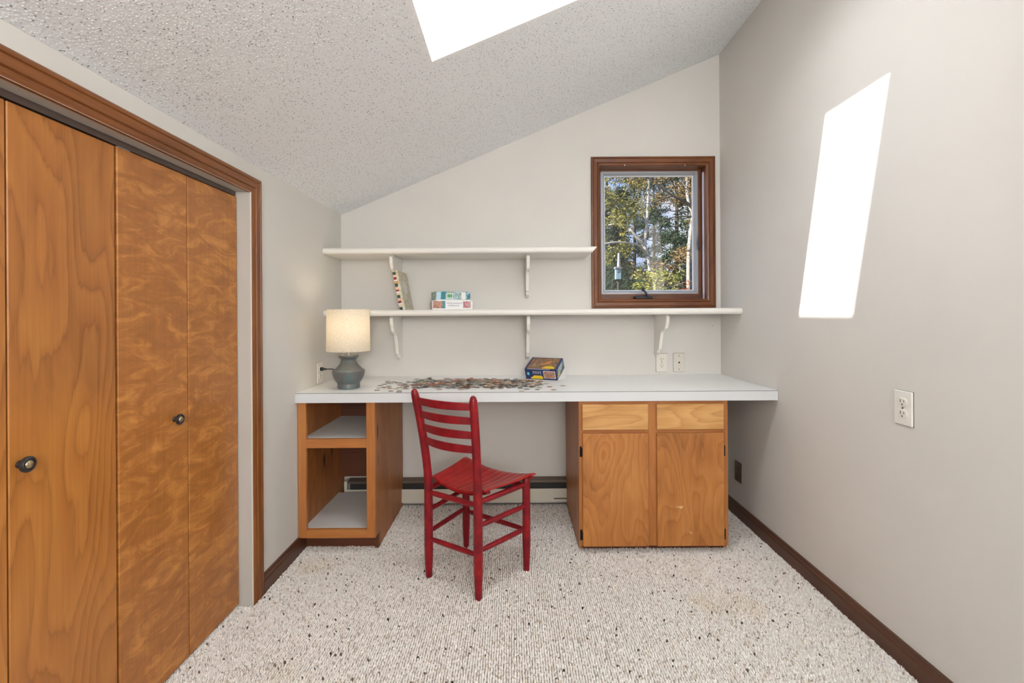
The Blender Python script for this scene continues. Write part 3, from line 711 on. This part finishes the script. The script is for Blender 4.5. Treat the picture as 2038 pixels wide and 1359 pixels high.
# seat
sBL=BL+fd*.028-rt*.004; sBR=BR+fd*.028+rt*.012; sFR=FRc+fd*.034+rt*.030; sFL=FLc+fd*.034-rt*.026
def S(a,b):   # a 0..1 left-right, b 0..1 back-front
    p=lerp(lerp(sBL,sBR,a),lerp(sFL,sFR,a),b); q=2*a-1
    z=.416+.030*abs(q)**1.9 + .010*(abs(b-.42)/.58)**2 - (.006 if b>.97 else 0)
    return Vector((p.x,p.y,z))
NS=10
for i in range(NS):
    g=.0016; a0,a1=i/NS+g,(i+1)/NS-g
    bm=N(); rows=[]
    for k in range(13):
        b=k/12; r=[]
        for a,dz in ((a0,-.009),(a0,-.0010),(lerp(a0,a1,.10),0),(lerp(a0,a1,.90),0),(a1,-.0010),(a1,-.009)):
            v_=S(a,b); v_.z+=dz - (.002 if k in (0,12) else 0); r.append(bm.verts.new(v_))
        rows.append(r)
    for A_,B_ in zip(rows,rows[1:]):
        for k in range(6): bm.faces.new((A_[k],A_[(k+1)%6],B_[(k+1)%6],B_[k]))
    bm.faces.new(rows[0]); bm.faces.new(rows[-1][::-1])
    obj('seat_slat',bm,M_redseat,ch,smooth=True)
for b0 in (.045,.90):
    bm=N(); rows=[]
    for k in range(17):
        a=.015+.97*k/16; p=S(a,b0); p2=S(a,b0+.075)
        rows.append([bm.verts.new(v_) for v_ in (p+Vector((0,0,-.024)),p+Vector((0,0,-.0095)),p2+Vector((0,0,-.0095)),p2+Vector((0,0,-.024)))])
    for A_,B_ in zip(rows,rows[1:]):
        for k in range(4): bm.faces.new((A_[k],A_[(k+1)%4],B_[(k+1)%4],B_[k]))
    bm.faces.new(rows[0]); bm.faces.new(rows[-1][::-1])
    obj('seat_support',bm,M_red,ch,smooth=True)

# ------------------------------------------------------------------ puzzle pieces
def piece_outline(seed,s=.0112):
    r=random.Random(seed); pts=[]
    sides=[((-s,-s),(s,-s)),((s,-s),(s,s)),((s,s),(-s,s)),((-s,s),(-s,-s))]
    for (a,b) in sides:
        d=(b[0]-a[0],b[1]-a[1]); nrm_=(d[1],-d[0]); k=r.choice((1,-1,1,-1)); off=r.uniform(-.04,.04)
        for t,h in ((0,0),(.36,.02),(.42,.03),(.36,.14),(.40,.23),(.50,.27),(.60,.23),(.64,.14),(.58,.03),(.64,.02)):
            tt=t+(off if t>0 else 0); pts.append((a[0]+d[0]*tt+nrm_[0]*h*k,a[1]+d[1]*tt+nrm_[1]*h*k))
    return pts
pcols=[('brown',(.23,.12,.06)),('dark grey',(.07,.065,.065)),('tan',(.45,.31,.19)),('pale grey',(.42,.40,.37)),('rust orange',(.42,.13,.05)),
       ('greenish grey',(.17,.18,.13)),('black-brown',(.035,.022,.018)),('dusty pink',(.48,.24,.19)),('cream',(.62,.55,.42))]
wts=[5,4,4,3,2,3,3,1.5,2]
M_card=mat('grey_card_back',(.35,.33,.30),.8)
pmesh={}
for ci,(cn_,cc) in enumerate(pcols):
    m=mat('puzzle_print_'+cn_.replace(' ','_').replace('-','_'),cc,.45)
    v=coords(m,rand=50.0); n_=noise(m,v,130,4,.7)
    lk(m,ramp(m,n_,[(.35,tuple(x*.35 for x in cc)),(.5,cc),(.66,tuple(min(1,x*1.9+.03) for x in cc))]),bs(m).inputs['Base Color'])
    for s in range(3):
        o_=piece_outline(ci*3+s); bm=prism(N(),o_,lambda x,y:Vector((x,y,0)),lambda x,y:Vector((x,y,.0019)))
        for f in bm.faces: f.material_index = 0 if f.calc_center_median().z>.0018 else 1
        bmesh.ops.triangulate(bm,faces=[f for f in bm.faces if len(f.verts)>4])
        me=bpy.data.meshes.new('puzzle_piece'); bmesh.ops.recalc_face_normals(bm,faces=bm.faces[:]); bm.to_mesh(me); bm.free(); me.materials.append(m); me.materials.append(M_card)
        pmesh[(ci,s)]=me
lone=[(750,777),(766,765),(772,762),(774,771),(778,779),(795,780),(790,762),(1120,768),(1102,776),(1094,770),(1087,764),(1074,772),(1060,771),(1048,775),(1071,761),(1058,761),(1050,759),(1036,773),(1038,778),(1030,763),(1076,766),(765,772)]
spots=[]
for (a,b) in lone:
    q=P(a,b,1); t=(CT-EYE)/(q.z-EYE); spots.append((q.x*t,q.y*t))
rnd=random.Random(11)
NP=300; tries=0
def dens(x,y):
    u=(x+.22)/.44; vv=(y-2.50)/.20
    return math.exp(-(abs(u)**3.2)*.9-(abs(vv)**4)*1.3)
while len(spots)<NP and tries<200000:
    tries+=1
    x=rnd.uniform(-.78,.16); y=rnd.uniform(2.285,2.715)
    if rnd.random()>dens(x,y)**1.6: continue
    md=min((x-a)**2+(y-b)**2 for a,b in spots)
    core = abs((x+.22)/.33)<1 and abs((y-2.53)/.15)<1
    if md<(.0118 if core else .021)**2: continue
    if x>.03 and y>2.58: continue
    spots.append((x,y))
grid={}
core_=lambda x,y: abs((x+.22)/.33)<1 and abs((y-2.53)/.13)<1
for x,y in spots:
    ci=rnd.choices(range(len(pcols)),wts)[0]
    near=[h for (a,b),h in grid.items() if (a-x)**2+(b-y)**2<.029**2]
    lvl=0
    while lvl in near: lvl+=1
    grid[(x,y)]=lvl
    o=bpy.data.objects.new('puzzle_piece',pmesh[(ci,rnd.randrange(3))]); COL.objects.link(o)
    o.location=(x,y,CT+.0002+.0021*lvl); o.rotation_euler=(0,0,rnd.uniform(0,6.28))
    if core_(x,y): o.rotation_euler=(rnd.uniform(-.22,.22),rnd.uniform(-.22,.22),rnd.uniform(0,6.28)); o.location.z+=.0028
    zx='at the lamp end of the spread' if x<-.60 else ('left of the chair back' if x<-.42 else ('behind the left chair post' if x<-.30 else ('behind the chair back, left half' if x<-.20 else ('behind the chair back, right half' if x<-.10 else ('just right of the chair back' if x<.0 else 'beside the blue puzzle box')))))
    zy='near the wall' if y>2.58 else ('in the middle row' if y>2.45 else 'near the desk edge')
    tag(o,pcols[ci][0]+' loose jigsaw piece '+zx+', '+zy,'puzzle piece','loose jigsaw pieces on the desktop')

heap=bmesh.new(); hm=[]
for k in range(170):
    while True:
        x=rnd.uniform(-.56,.12); y=rnd.uniform(2.36,2.69)
        if rnd.random()<dens(x,y)**2: break
    ci=rnd.choices(range(len(pcols)),wts)[0]; me=pmesh[(ci,rnd.randrange(3))]
    if ci not in hm: hm.append(ci)
    n0=len(heap.verts); nf=len(heap.faces); heap.from_mesh(me); heap.verts.ensure_lookup_table(); heap.faces.ensure_lookup_table()
    Mx=Matrix.Translation((x,y,CT+.0045+rnd.uniform(0,.005)))@Matrix.Rotation(rnd.uniform(0,6.28),4,'Z')@Matrix.Rotation(rnd.uniform(-.2,.2),4,'X')
    for v_ in heap.verts[n0:]: v_.co=Mx@v_.co
    for f_ in heap.faces[nf:]: f_.material_index=hm.index(ci)
o=obj('puzzle_piece_heap',heap,[pmesh[(c_,0)].materials[0] for c_ in hm]); o['kind']='stuff'
tag(o,'heap of overlapping jigsaw pieces in the middle of the desktop spread','puzzle pieces'); o['kind']='stuff'

# ------------------------------------------------------------------ puzzle boxes
def collage(name,cols,scale,sp=.45,dist=1.0):
    m=mat(name,cols[0],spec=.5,rough=sp); v=coords(m); 
    n1=noise(m,v,scale,5,.65,dist); st=[(.30+.42*i/(len(cols)-1),c) for i,c in enumerate(cols)]
    r=ramp(m,n1,st); vo=nd(m,'ShaderNodeTexVoronoi'); vo.inputs['Scale'].default_value=scale*1.6; lk(m,v,vo.inputs['Vector'])
    g=mixc(m,r,vo.outputs['Color'],.05); lk(m,g,bs(m).inputs['Base Color']); return m
M_pic1=collage('box_art_warm',[(.015,.015,.02),(.12,.05,.025),(.42,.20,.07),(.04,.02,.03),(.50,.30,.10),(.06,.09,.14)],30)
M_pic2=collage('box_art_copper',[(.03,.01,.008),(.30,.10,.05),(.60,.30,.18),(.08,.03,.02),(.12,.20,.15)],60)
M_pic3=collage('box_art_green_snow',[(.02,.12,.13),(.05,.28,.28),(.55,.68,.74),(.10,.20,.08),(.85,.88,.90),(.20,.30,.15)],24)
M_pic4=collage('box_art_garden',[(.30,.22,.08),(.62,.58,.42),(.70,.70,.62),(.45,.30,.10),(.80,.76,.66),(.30,.35,.15)],30)
M_navy=mat('navy_card_print',(.012,.025,.12),.35,coat=.3); M_yellow=mat('yellow_print',(.80,.56,.02),.4); M_white=mat('white_card',(.85,.85,.84),.5)
M_cyan=mat('light_blue_print',(.10,.55,.75),.4); M_teal=mat('teal_print',(.01,.20,.24),.4); M_orange=mat('orange_print',(.7,.25,.06),.4); M_greenp=mat('green_print',(.10,.35,.14),.4)
M_redp=mat('dark_red_print',(.25,.01,.02),.4); M_dkgreen=mat('dark_green_print',(.02,.06,.03),.4); M_peach=mat('peach_print',(.80,.50,.32),.4); M_maroon=mat('berry_print',(.35,.05,.08),.4)
def xf(bm,Mx): bm.transform(Mx); return bm
# tray under the tilted lid
ang=math.radians(-24); bw,bd,bh=.188,.135,.068
base=Vector((.075,2.690,CT))
R=Matrix.Translation(base)@Matrix.Rotation(ang,4,'Z')
tray=thing('puzzle_box','blue puzzle box on the desktop, its pictured lid tilted over a white bottom','box',(base+Vector((.1,.03,0))).to_tuple(),group='jigsaw puzzle boxes')
bm=N(); w_=.002
tx0,tx1,ty0,ty1,tz1=.012,bw+.004,.018,bd+.014,.062
for a in ((tx0,tx1,ty0,ty1,0,w_),(tx0,tx0+w_,ty0,ty1,w_,tz1),(tx1-w_,tx1,ty0,ty1,w_,tz1),(tx0+w_,tx1-w_,ty0,ty0+w_,w_,tz1-.025),(tx0+w_,tx1-w_,ty1-w_,ty1,w_,tz1)): bx(bm,*a)
obj('tray',xf(bm,R),M_white,tray,label='plain white box bottom')
tilt=math.radians(24)

# lid: front wall bottom rests on desk, rotated about front-bottom edge
R2=R@Matrix.Rotation(tilt,4,'X')
lw,ldp,lh=bw+.004,bd+.006,.066
# front wall stays nearly upright in the photo: lid leans back
bm=N(); x0=-.002
bx(bm,x0,lw,0,ldp,lh-.002,lh); bx(bm,x0,lw,0,.002,0,lh-.002); bx(bm,x0,lw,ldp-.002,ldp,0,lh-.002); bx(bm,x0,x0+.002,.002,ldp-.002,0,lh-.002); bx(bm,lw-.002,lw,.002,ldp-.002,0,lh-.002)
R2=R@Matrix.Translation((0,0,.001))@Matrix.Rotation(tilt,4,'X')
# keep top at about the photographed slope
lid=obj('lid',xf(bm,R2),M_navy,tray,label='navy blue lid printed with yellow and brown pictures')
def lidpatch(name,x0,x1,y0,y1,face,m,label=None,e=.0004):
    if face=='top': bm=box(x0,x1,y0,y1,lh,lh+e)
    elif face=='front': bm=box(x0,x1,-e,0,y0,y1)
    else: bm=box(lw,lw+e,x0,x1,y0,y1)
    return obj(name,xf(bm,R2),m,lid,label)
lidpatch('printed_picture',.010,lw-.010,.012,ldp-.006,'top',M_pic1)
def blob(name,pts,face,m,e=.0007):
    f0=(lambda a,b:Vector((a,b,lh))) if face=='top' else ((lambda a,b:Vector((a,0,b))) if face=='front' else (lambda a,b:Vector((lw,a,b))))
    d=Vector((0,0,e)) if face=='top' else (Vector((0,-e,0)) if face=='front' else Vector((e,0,0)))
    obj(name,xf(prism(N(),pts,f0,lambda a,b:f0(a,b)+d),R2),m,lid)
blob('printed_yellow_shape',[(.095,.014),(.176,.014),(.170,.035),(.150,.043),(.120,.040)],'top',M_yellow)
blob('printed_orange_shape',[(.09,.055),(.13,.075),(.14,.10),(.12,.10),(.10,.075),(.07,.06)],'top',M_orange)
lidpatch('picture_border',.112,.184,.010,.058,'front',M_white)
lidpatch('printed_picture',.115,.181,.013,.055,'front',M_pic2,e=.0008)
blob('printed_yellow_car',[(.030,.004),(.106,.004),(.106,.016),(.098,.026),(.052,.026),(.040,.015),(.030,.012)],'front',M_yellow)
blob('printed_logo_disc',[(.017+.008*math.cos(2*math.pi*k/14),.036+.010*math.sin(2*math.pi*k/14)) for k in range(14)],'front',M_cyan)
# white lettering: row of short strokes on the upper front edge and a framed crest
bm=N(); r_=random.Random(3); x=.016
while x<.150:
    wl=r_.uniform(.0035,.006); hgt=r_.uniform(.0055,.0075); bx(bm,x,x+.0012,.001,.001+hgt,lh,lh+.0007); bx(bm,x+wl-.0012,x+wl,.001,.001+hgt*r_.choice((1,.6)),lh,lh+.0007); bx(bm,x,x+wl,.001+hgt*.5,.001+hgt*.5+.0011,lh,lh+.0007); x+=wl+.0018
obj('lettering',xf(bm,R2),M_white,lid)
bm=N()
for a in ((.046,.098,.052,.0532),(.048,.096,.044,.0452),(.048,.0494,.034,.052),(.0945,.096,.034,.052),(.060,.0614,.036,.044),(.080,.0814,.036,.044),(.066,.076,.038,.0392)): bx(bm,a[0],a[1],-.0007,0,a[2],a[3])
obj('crest',xf(bm,R2),M_white,lid)
blob('printed_side_panel',[(.01,.01),(.05,.008),(.12,.040),(.12,.058),(.03,.056)],'side',M_pic3)
blob('printed_side_shape',[(.02,.006),(.06,.012),(.05,.030),(.03,.024)],'side',M_yellow,.0009)

def prismbox(name,label,loc,ang,w,d,h,mbody,cat='box',z=0):
    t=thing(name,label,cat,(loc[0],loc[1],z),group='jigsaw puzzle boxes')
    Rm=Matrix.Translation((loc[0],loc[1],z))@Matrix.Rotation(ang,4,'Z')
    obj('box_body',xf(box(.001,w-.001,.001,d-.001,0,h-.002,bev=.0006),Rm),M_white,t)
    bm=N(); bx(bm,0,w,0,d,h*.12,h,bev=.0007); obj('box_lid',xf(bm,Rm),mbody,t)
    return t,Rm
ang1=math.radians(14)
t1,R1=prismbox('puzzle_box','flat white puzzle box with a brown picture and teal stripe, lower of the shelf pair',(-.470,2.628),ang1,.236,.155,.052,M_white,z=SH1)
def fp(t,Rm,name,x0,x1,z0,z1,m,e=.0005,label=None): obj(name,xf(box(x0,x1,-e,0,z0,z1),Rm),m,t,label)
fp(t1,R1,'printed_picture',.004,.060,.008,.050,M_pic2); fp(t1,R1,'teal_stripe',.060,.076,.007,.051,M_teal)
fp(t1,R1,'printed_picture',.180,.224,.010,.048,collage('box_art_berries',[(.05,.01,.03),(.4,.06,.09),(.65,.35,.35),(.08,.10,.2)],50))
bm=N(); r_=random.Random(5)
for row,(z_,xa,xb) in enumerate(((.034,.086,.170),(.020,.092,.155))):
    x=xa
    while x<xb:
        wl=r_.uniform(.003,.005); hh=.007+r_.uniform(-.001,.003); bx(bm,x,x+.001,-.0005,0,z_,z_+hh); bx(bm,x,x+wl,-.0005,0,z_+hh*.45,z_+hh*.45+.001); bx(bm,x+wl-.001,x+wl,-.0005,0,z_,z_+hh*.6); x+=wl+.0022
obj('lettering',xf(bm,R1),M_navy,t1)
obj('printed_side',xf(box(-.0005,0,.004,.150,.010,.049),R1),M_pic4,t1)
ang2=math.radians(20)
t2,R2b=prismbox('puzzle_box','flat green and silver puzzle box with a wintry picture, upper of the shelf pair',(-.448,2.630),ang2,.205,.150,.054,M_pic3,z=SH1+.0525)
fp(t2,R2b,'picture_border',.062,.100,.014,.042,M_white); fp(t2,R2b,'printed_picture',.066,.096,.018,.038,M_greenp,.0009)
fp(t2,R2b,'printed_white_figure',.150,.176,.008,.050,M_white); fp(t2,R2b,'printed_pale_figure',.004,.028,.008,.050,mat('ice_blue_print',(.45,.68,.80),.4))
fp(t2,R2b,'teal_stripe',.032,.056,.008,.052,M_teal)
# leaning box
ln=math.radians(-11.0)
hb=.232; db=.225; tb=.030
bb=Vector((-.618,2.600,SH1+.0005))
t3=thing('puzzle_box','tall flower-patterned puzzle box leaning left on the lower shelf','box',bb.to_tuple(),group='jigsaw puzzle boxes')
R3=Matrix.Translation(bb)@Matrix.Rotation(ln,4,'Y')
obj('box_body',xf(box(-tb,0,0,db,0,hb,bev=.0006),R3),M_pic4,t3)
z=.0; seq=[(.020,M_dkgreen),(.012,M_peach),(.010,M_white),(.014,M_redp),(.014,M_peach),(.020,M_dkgreen),(.010,M_peach),(.010,M_white),(.012,M_redp),(.014,M_peach),(.022,M_dkgreen),(.012,M_orange),(.008,M_white),(.016,M_redp),(.012,M_peach),(.018,M_dkgreen)]
for hgt,m in seq:
    if z+hgt>hb-.002: break
    obj('spine_print',xf(box(-tb-.0003,-tb+.017,-.0006,.0,z+.002,z+hgt),R3),m,t3); z+=hgt
pts=[(.11+.045*math.cos(2*math.pi*k/20),.135+.040*math.sin(2*math.pi*k/20)) for k in range(20)]
obj('printed_oval',xf(prism(N(),pts,lambda a,b:Vector((0,a,b)),lambda a,b:Vector((.0006,a,b))),R3),mat('pale_oval_print',(.70,.70,.70),.4),t3)

# ------------------------------------------------------------------ outdoors
def leafmat(name,cols):
    cols=[tuple(c*.55 for c in q_) for q_ in cols]; m=mat(name,cols[1],.6,spec=.2); v=coords(m); n_=noise(m,v,3.5,4,.7)
    lk(m,ramp(m,n_,[(.35,cols[0]),(.5,cols[1]),(.65,cols[2])]),bs(m).inputs['Base Color']); return m
M_birch=mat('birch_bark',(.62,.58,.52),.8); v=coords(M_birch,(4,4,14)); n=noise(M_birch,v,3,4,.7)
lk(M_birch,ramp(M_birch,n,[(.34,(.07,.06,.05)),(.42,(.34,.31,.27)),(.7,(.46,.43,.39))]),bs(M_birch).inputs['Base Color'])
M_bark=mat('dark_bark',(.09,.065,.05),.9); v=coords(M_bark,(6,6,2)); lk(M_bark,ramp(M_bark,noise(M_bark,v,4,4,.7),[(.3,(.02,.015,.012)),(.7,(.09,.07,.05))]),bs(M_bark).inputs['Base Color'])
L_pine=leafmat('pine_needles',[(.015,.035,.018),(.04,.09,.035),(.10,.16,.05)])
L_yel=leafmat('autumn_yellow_green_leaves',[(.10,.11,.015),(.32,.30,.05),(.52,.42,.10)])
L_oak=leafmat('brown_oak_leaves',[(.10,.05,.02),(.30,.18,.06),(.50,.36,.16)])
L_bush=leafmat('bright_bush_leaves',[(.14,.18,.03),(.42,.42,.08),(.60,.55,.16)])
L_red=leafmat('orange_shrub_leaves',[(.25,.05,.02),(.55,.14,.04),(.70,.28,.08)])
def leaves(centers, per, size, spread, seed, aspect=.5):
    r=np.random.default_rng(seed); bm=N()
    for c,rad in centers:
        nn2=int(per*rad*rad*4)+6
        d=r.normal(0,1,(nn2,3)); d/=np.linalg.norm(d,axis=1)[:,None]; d*= (r.random(nn2)**.5)[:,None]*rad
        for q in d:
            p=Vector(c)+Vector((q[0],q[1],q[2]*spread))
            a=Vector(r.normal(0,1,3)).normalized(); b=a.orthogonal().normalized(); s=size*r.uniform(.6,1.3); k=a.cross(b)*.25*s
            v1=bm.verts.new(p-a*s); v2=bm.verts.new(p+b*s*aspect+k); v3=bm.verts.new(p+a*s); v4=bm.verts.new(p-b*s*aspect+k)
            bm.faces.new((v1,v2,v3)); bm.faces.new((v1,v3,v4))
    return bm
M_grass=leafmat('hillside_leaf_litter',[(.06,.045,.025),(.16,.12,.06),(.14,.16,.06)])
bm=N(); gx_=[-8+1.3*i for i in range(26)]; gy_=[YB+.6+1.6*i for i in range(24)]
def gz(x,y): return -.6+ (y-4)*.150 + .12*math.sin(x*.9+y*.4)+.10*math.sin(x*2.1-y)
vv=[[bm.verts.new((x,y,gz(x,y))) for x in gx_] for y in gy_]
for j in range(len(gy_)-1):
    for i in range(len(gx_)-1): bm.faces.new((vv[j][i],vv[j][i+1],vv[j+1][i+1],vv[j+1][i]))
g=struct('ground',bm,M_grass,'leaf covered hillside rising behind the house',smooth=True)
def limb(bm,pts,r0,r1):
    p=smoothpath(pts,3); n_=len(p); r0*=.6; r1*=.6; tube(bm,p,[r0+(r1-r0)*i/(n_-1) for i in range(n_)],8)
def tree(name,label,trunkm,leafm,limbs,clusters,per,size,seed,base,stuff=True):
    t=thing(name,label,'tree' if 'shrub' not in name else 'shrub',base,group='trees beyond the window')
    if limbs:
        bm=N()
        for pts,r0,r1 in limbs: limb(bm,pts,r0,r1)
        obj('trunk',bm,trunkm,t,smooth=True)
    if clusters:
        o=obj('foliage',leaves(clusters,per,size,.75,seed),leafm,t); o['kind']='stuff'
    return t
Yb=8.5
def q(px,py,Y=Yb,dy=0): a=P(px,py,Y); return (a.x,a.y+dy,a.z)
def foot(px,Y):
    a=P(px,580,Y); return (a.x,Y,gz(a.x,Y)-.1)
f1=foot(1308,Yb)
main=[([f1,q(1305,575),q(1296,553),q(1293.5,531)],.085,.07),([q(1293.5,533),q(1286,509),q(1268,493,Yb,-.2),q(1246,489,Yb,-.3),q(1211,489,Yb,-.4),q(1180,497,Yb,-.5)],.045,.022),
      ([q(1293.5,531),q(1284,493),q(1268,473),q(1253,456),q(1235,442,Yb,.2),q(1212,443,Yb,.3)],.06,.022),
      ([q(1294,525),q(1290,484,Yb,.2),q(1297,442,Yb,.3),q(1299,398,Yb,.3),q(1301,352,Yb,.3),q(1303,300,Yb,.3)],.055,.03),
      ([q(1297,440,Yb,.3),q(1281,405,Yb,.2),q(1262,385,Yb,.1),q(1245,378)],.035,.012),([q(1281,405,Yb,.2),q(1290,385),q(1291,365)],.022,.010),
      ([q(1268,473),q(1290,458),q(1300,450)],.018,.010),([q(1253,456),q(1240,425),q(1222,405)],.022,.010)]
r=random.Random(4)
def cl(n,x0,x1,y0,y1,Y,s0,s1):
    out=[]
    for _ in range(n):
        Yq=Y+r.uniform(-.7,.9); out.append((q(r.uniform(x0,x1),r.uniform(y0,y1),Yq),r.uniform(s0,s1)))
    return out
tree('birch_tree','pale forked birch in the middle of the window view',M_birch,L_yel,main,cl(19,1195,1300,340,440,Yb,.14,.30)+cl(10,1200,1245,440,520,Yb,.12,.22),620,.030,1,f1)
f2=foot(1372,10.5)
Yr=10.5
tree('birch_tree','slender pale birch at the right edge of the window view',M_birch,L_oak,[([f2,q(1370,540,Yr),q(1374,465,Yr),q(1379,427,Yr),q(1372,409,Yr),q(1367,376,Yr),q(1368,330,Yr)],.085,.05),([q(1367,376,Yr),q(1357,360,Yr),q(1350,345,Yr)],.03,.015),([q(1372,400,Yr),q(1381,380,Yr),q(1390,365,Yr)],.03,.015)],cl(14,1310,1395,330,400,Yr,.2,.36)+cl(8,1345,1392,440,520,Yr,.15,.3),300,.034,2,f2)
f3=foot(1430,7.2)
tree('oak_tree','dark-limbed oak reaching in from the upper right of the window view',M_bark,L_oak,[([f3,q(1425,500,7.2),q(1418,450,7.2)],.13,.11),([q(1418,450,7.2),q(1379,414,7.2),q(1361,400,7.2),q(1339,389,7.2),q(1317,374,7.2),q(1295,356,7.2),q(1270,345,7.2)],.05,.016),
      ([q(1339,389,7.2),q(1318,396,7.2),q(1300,404,7.2),q(1284,405,7.2)],.022,.009),([q(1400,432,7.2),q(1370,431,7.2),q(1340,432,7.2),q(1318,442,7.2),q(1300,443,7.2)],.022,.008),([q(1317,374,7.2),q(1305,360,7.2),q(1285,358,7.2)],.02,.008)],
      cl(9,1300,1395,340,378,7.4,.10,.2)+cl(5,1225,1290,345,372,7.4,.10,.18),420,.026,3,f3)
# pines behind
for k,(px,Y,w0) in enumerate(((1345,15,1.0),(1300,19,1.0),(1375,13,.8),(1225,16,.9),(1262,21,1.0),(1195,12,.8),(1405,18,1.1))):
    f=foot(px,Y); cx,cy,cz=f; H=[7.4,6.8,5.2,4.4,7.0,3.8,8][k]
    lim=[([f,(cx+.05,cy,cz+H*.5),(cx,cy,cz+H)],.16,.03)]
    cs=[]
    for j in range(26):
        t=j/25; z_=cz+.9+(H-.9)*t; rad=w0*(1.25-.95*t)
        for _ in range(3):
            a=r.uniform(0,6.28); rr2=rad*r.uniform(.25,1); cs.append(((cx+rr2*math.cos(a),cy+rr2*math.sin(a),z_+r.uniform(-.1,.1)),.26*r.uniform(.7,1.25)))
            lim.append(([(cx,cy,z_-.1),(cx+rr2*math.cos(a),cy+rr2*math.sin(a),z_)],.03,.01))
    lab=['tall dark pine right of centre through the window','dark pine straight behind the forked birch','pine close behind the right-hand birch','low pine behind the nest box pole','far pine left of the forked birch','short pine at the left edge of the window view','dark pine past the right edge of the window view'][k]
    tree('pine_tree',lab,M_bark,L_pine,lim,cs,430,.05,20+k,f)
# woods going on to both sides of the window view
for k,(cx,cy,H,w0,lab) in enumerate(((-3.2,15,7,1.3,'far pine well left of the window view'),(-.8,19,8,1.5,'second far pine left of the window view'),(1.3,15.5,6.5,1.0,'pine just left of the window view'),(8.6,17,8,1.4,'pine just right of the window view'),(11.5,20,9,1.6,'far pine well right of the window view'))):
    cz=gz(cx,cy)-.1; lim=[([(cx,cy,cz),(cx+.05,cy,cz+H*.5),(cx,cy,cz+H)],.16,.03)]; cs=[]
    for j in range(22):
        t=j/21; z_=cz+.9+(H-.9)*t; rad=w0*(1.25-.95*t)
        for _ in range(3):
            a_=r.uniform(0,6.28); rr2=rad*r.uniform(.25,1); cs.append(((cx+rr2*math.cos(a_),cy+rr2*math.sin(a_),z_),.34*r.uniform(.7,1.25)))
    tree('pine_tree',lab,M_bark,L_pine,lim,cs,160,.075,60+k,(cx,cy,cz))
# shrubs
f=foot(1318,7.6)
sh_l=[]
for k in range(12):
    a=P(1290+k*7,585,7.6); b_=P(1262+r.uniform(0,110),535+r.uniform(0,25),7.6); sh_l.append(([(a.x,7.6,gz(a.x,7.6)-.05),(a.x,7.6,a.z-.1),((a.x+b_.x)/2,7.5,(a.z+b_.z)/2),(b_.x,7.4,b_.z)],.010,.004))
tree('yellow_shrub','bright yellow-green shrub low in the window view',M_birch,L_bush,sh_l,cl(22,1268,1350,543,592,7.4,.09,.17),900,.026,40,f)
f=foot(1362,6.8)
tree('orange_shrub','small orange shrub in the lower right of the window view',M_bark,L_red,[([f,q(1360,590,6.8),q(1358,565,6.8)],.012,.004)],cl(4,1352,1372,560,580,6.8,.05,.08),1500,.018,41,f)
f=foot(1215,9)
tree('green_shrub','low green shrub in the lower left of the window view',M_bark,L_pine,[([f,q(1218,580,9),q(1222,550,9)],.03,.01)],cl(12,1205,1285,530,590,10.5,.2,.34),420,.035,42,f)
f=foot(1250,12)
tree('brown_shrub','brown leafless thicket behind the nest box',M_bark,L_oak,[([f,q(1250,560,12),q(1248,520,12)],.05,.02)],cl(18,1195,1395,520,575,13,.25,.5),160,.045,43,f)
# nest box on a pole
nb=thing('nest_box','pale blue nest box on a thin grey pole outside the window','birdhouse',foot(1229,7.5))
a=P(1229,556,7.5); fz=foot(1229,7.5)
bm=tube(N(),[(a.x+.03,7.52,fz[2]),(a.x+.02,7.52,a.z+.0)],.024,10); obj('pole',bm,M_bark,nb,smooth=True)
bm=tube(N(),[(a.x+.03,7.55,a.z+.1),(a.x+.035,7.55,a.z+.44)],[.030,.018],10); obj('upper_pole',bm,mat('grey_pvc',(.36,.39,.44),.5),nb,smooth=True)
bm=box(a.x-.04,a.x+.04,7.42,7.52,a.z,a.z+.17); obj('house_box',bm,mat('pale_blue_paint',(.20,.30,.37),.6),nb)
bm=prism(N(),[(-.055,0),(.055,0),(.05,.014),(-.05,.03)],lambda x,z:Vector((a.x+x,7.39,a.z+.17+z)),lambda x,z:Vector((a.x+x,7.54,a.z+.17+z))); obj('roof',bm,mat('grey_shingle',(.16,.17,.19),.8),nb)
bm=lathe(N(),[(.014,0),(.013,-.002)],(a.x,7.42,a.z+.11),'Y',12); obj('entrance_hole',bm,M_dark,nb)

# small marks on the walls: nail holes
for px,py,Y_,nm in ((1437,179,YB,0),(1418,648,YB,0)):
    if px==1437: continue
    a=P(px,py,YB); o=obj('nail_hole',lathe(N(),[(.0022,0),(.0018,-.0006)],(a.x,YB,a.z),'Y',8),M_dark,wall_back)
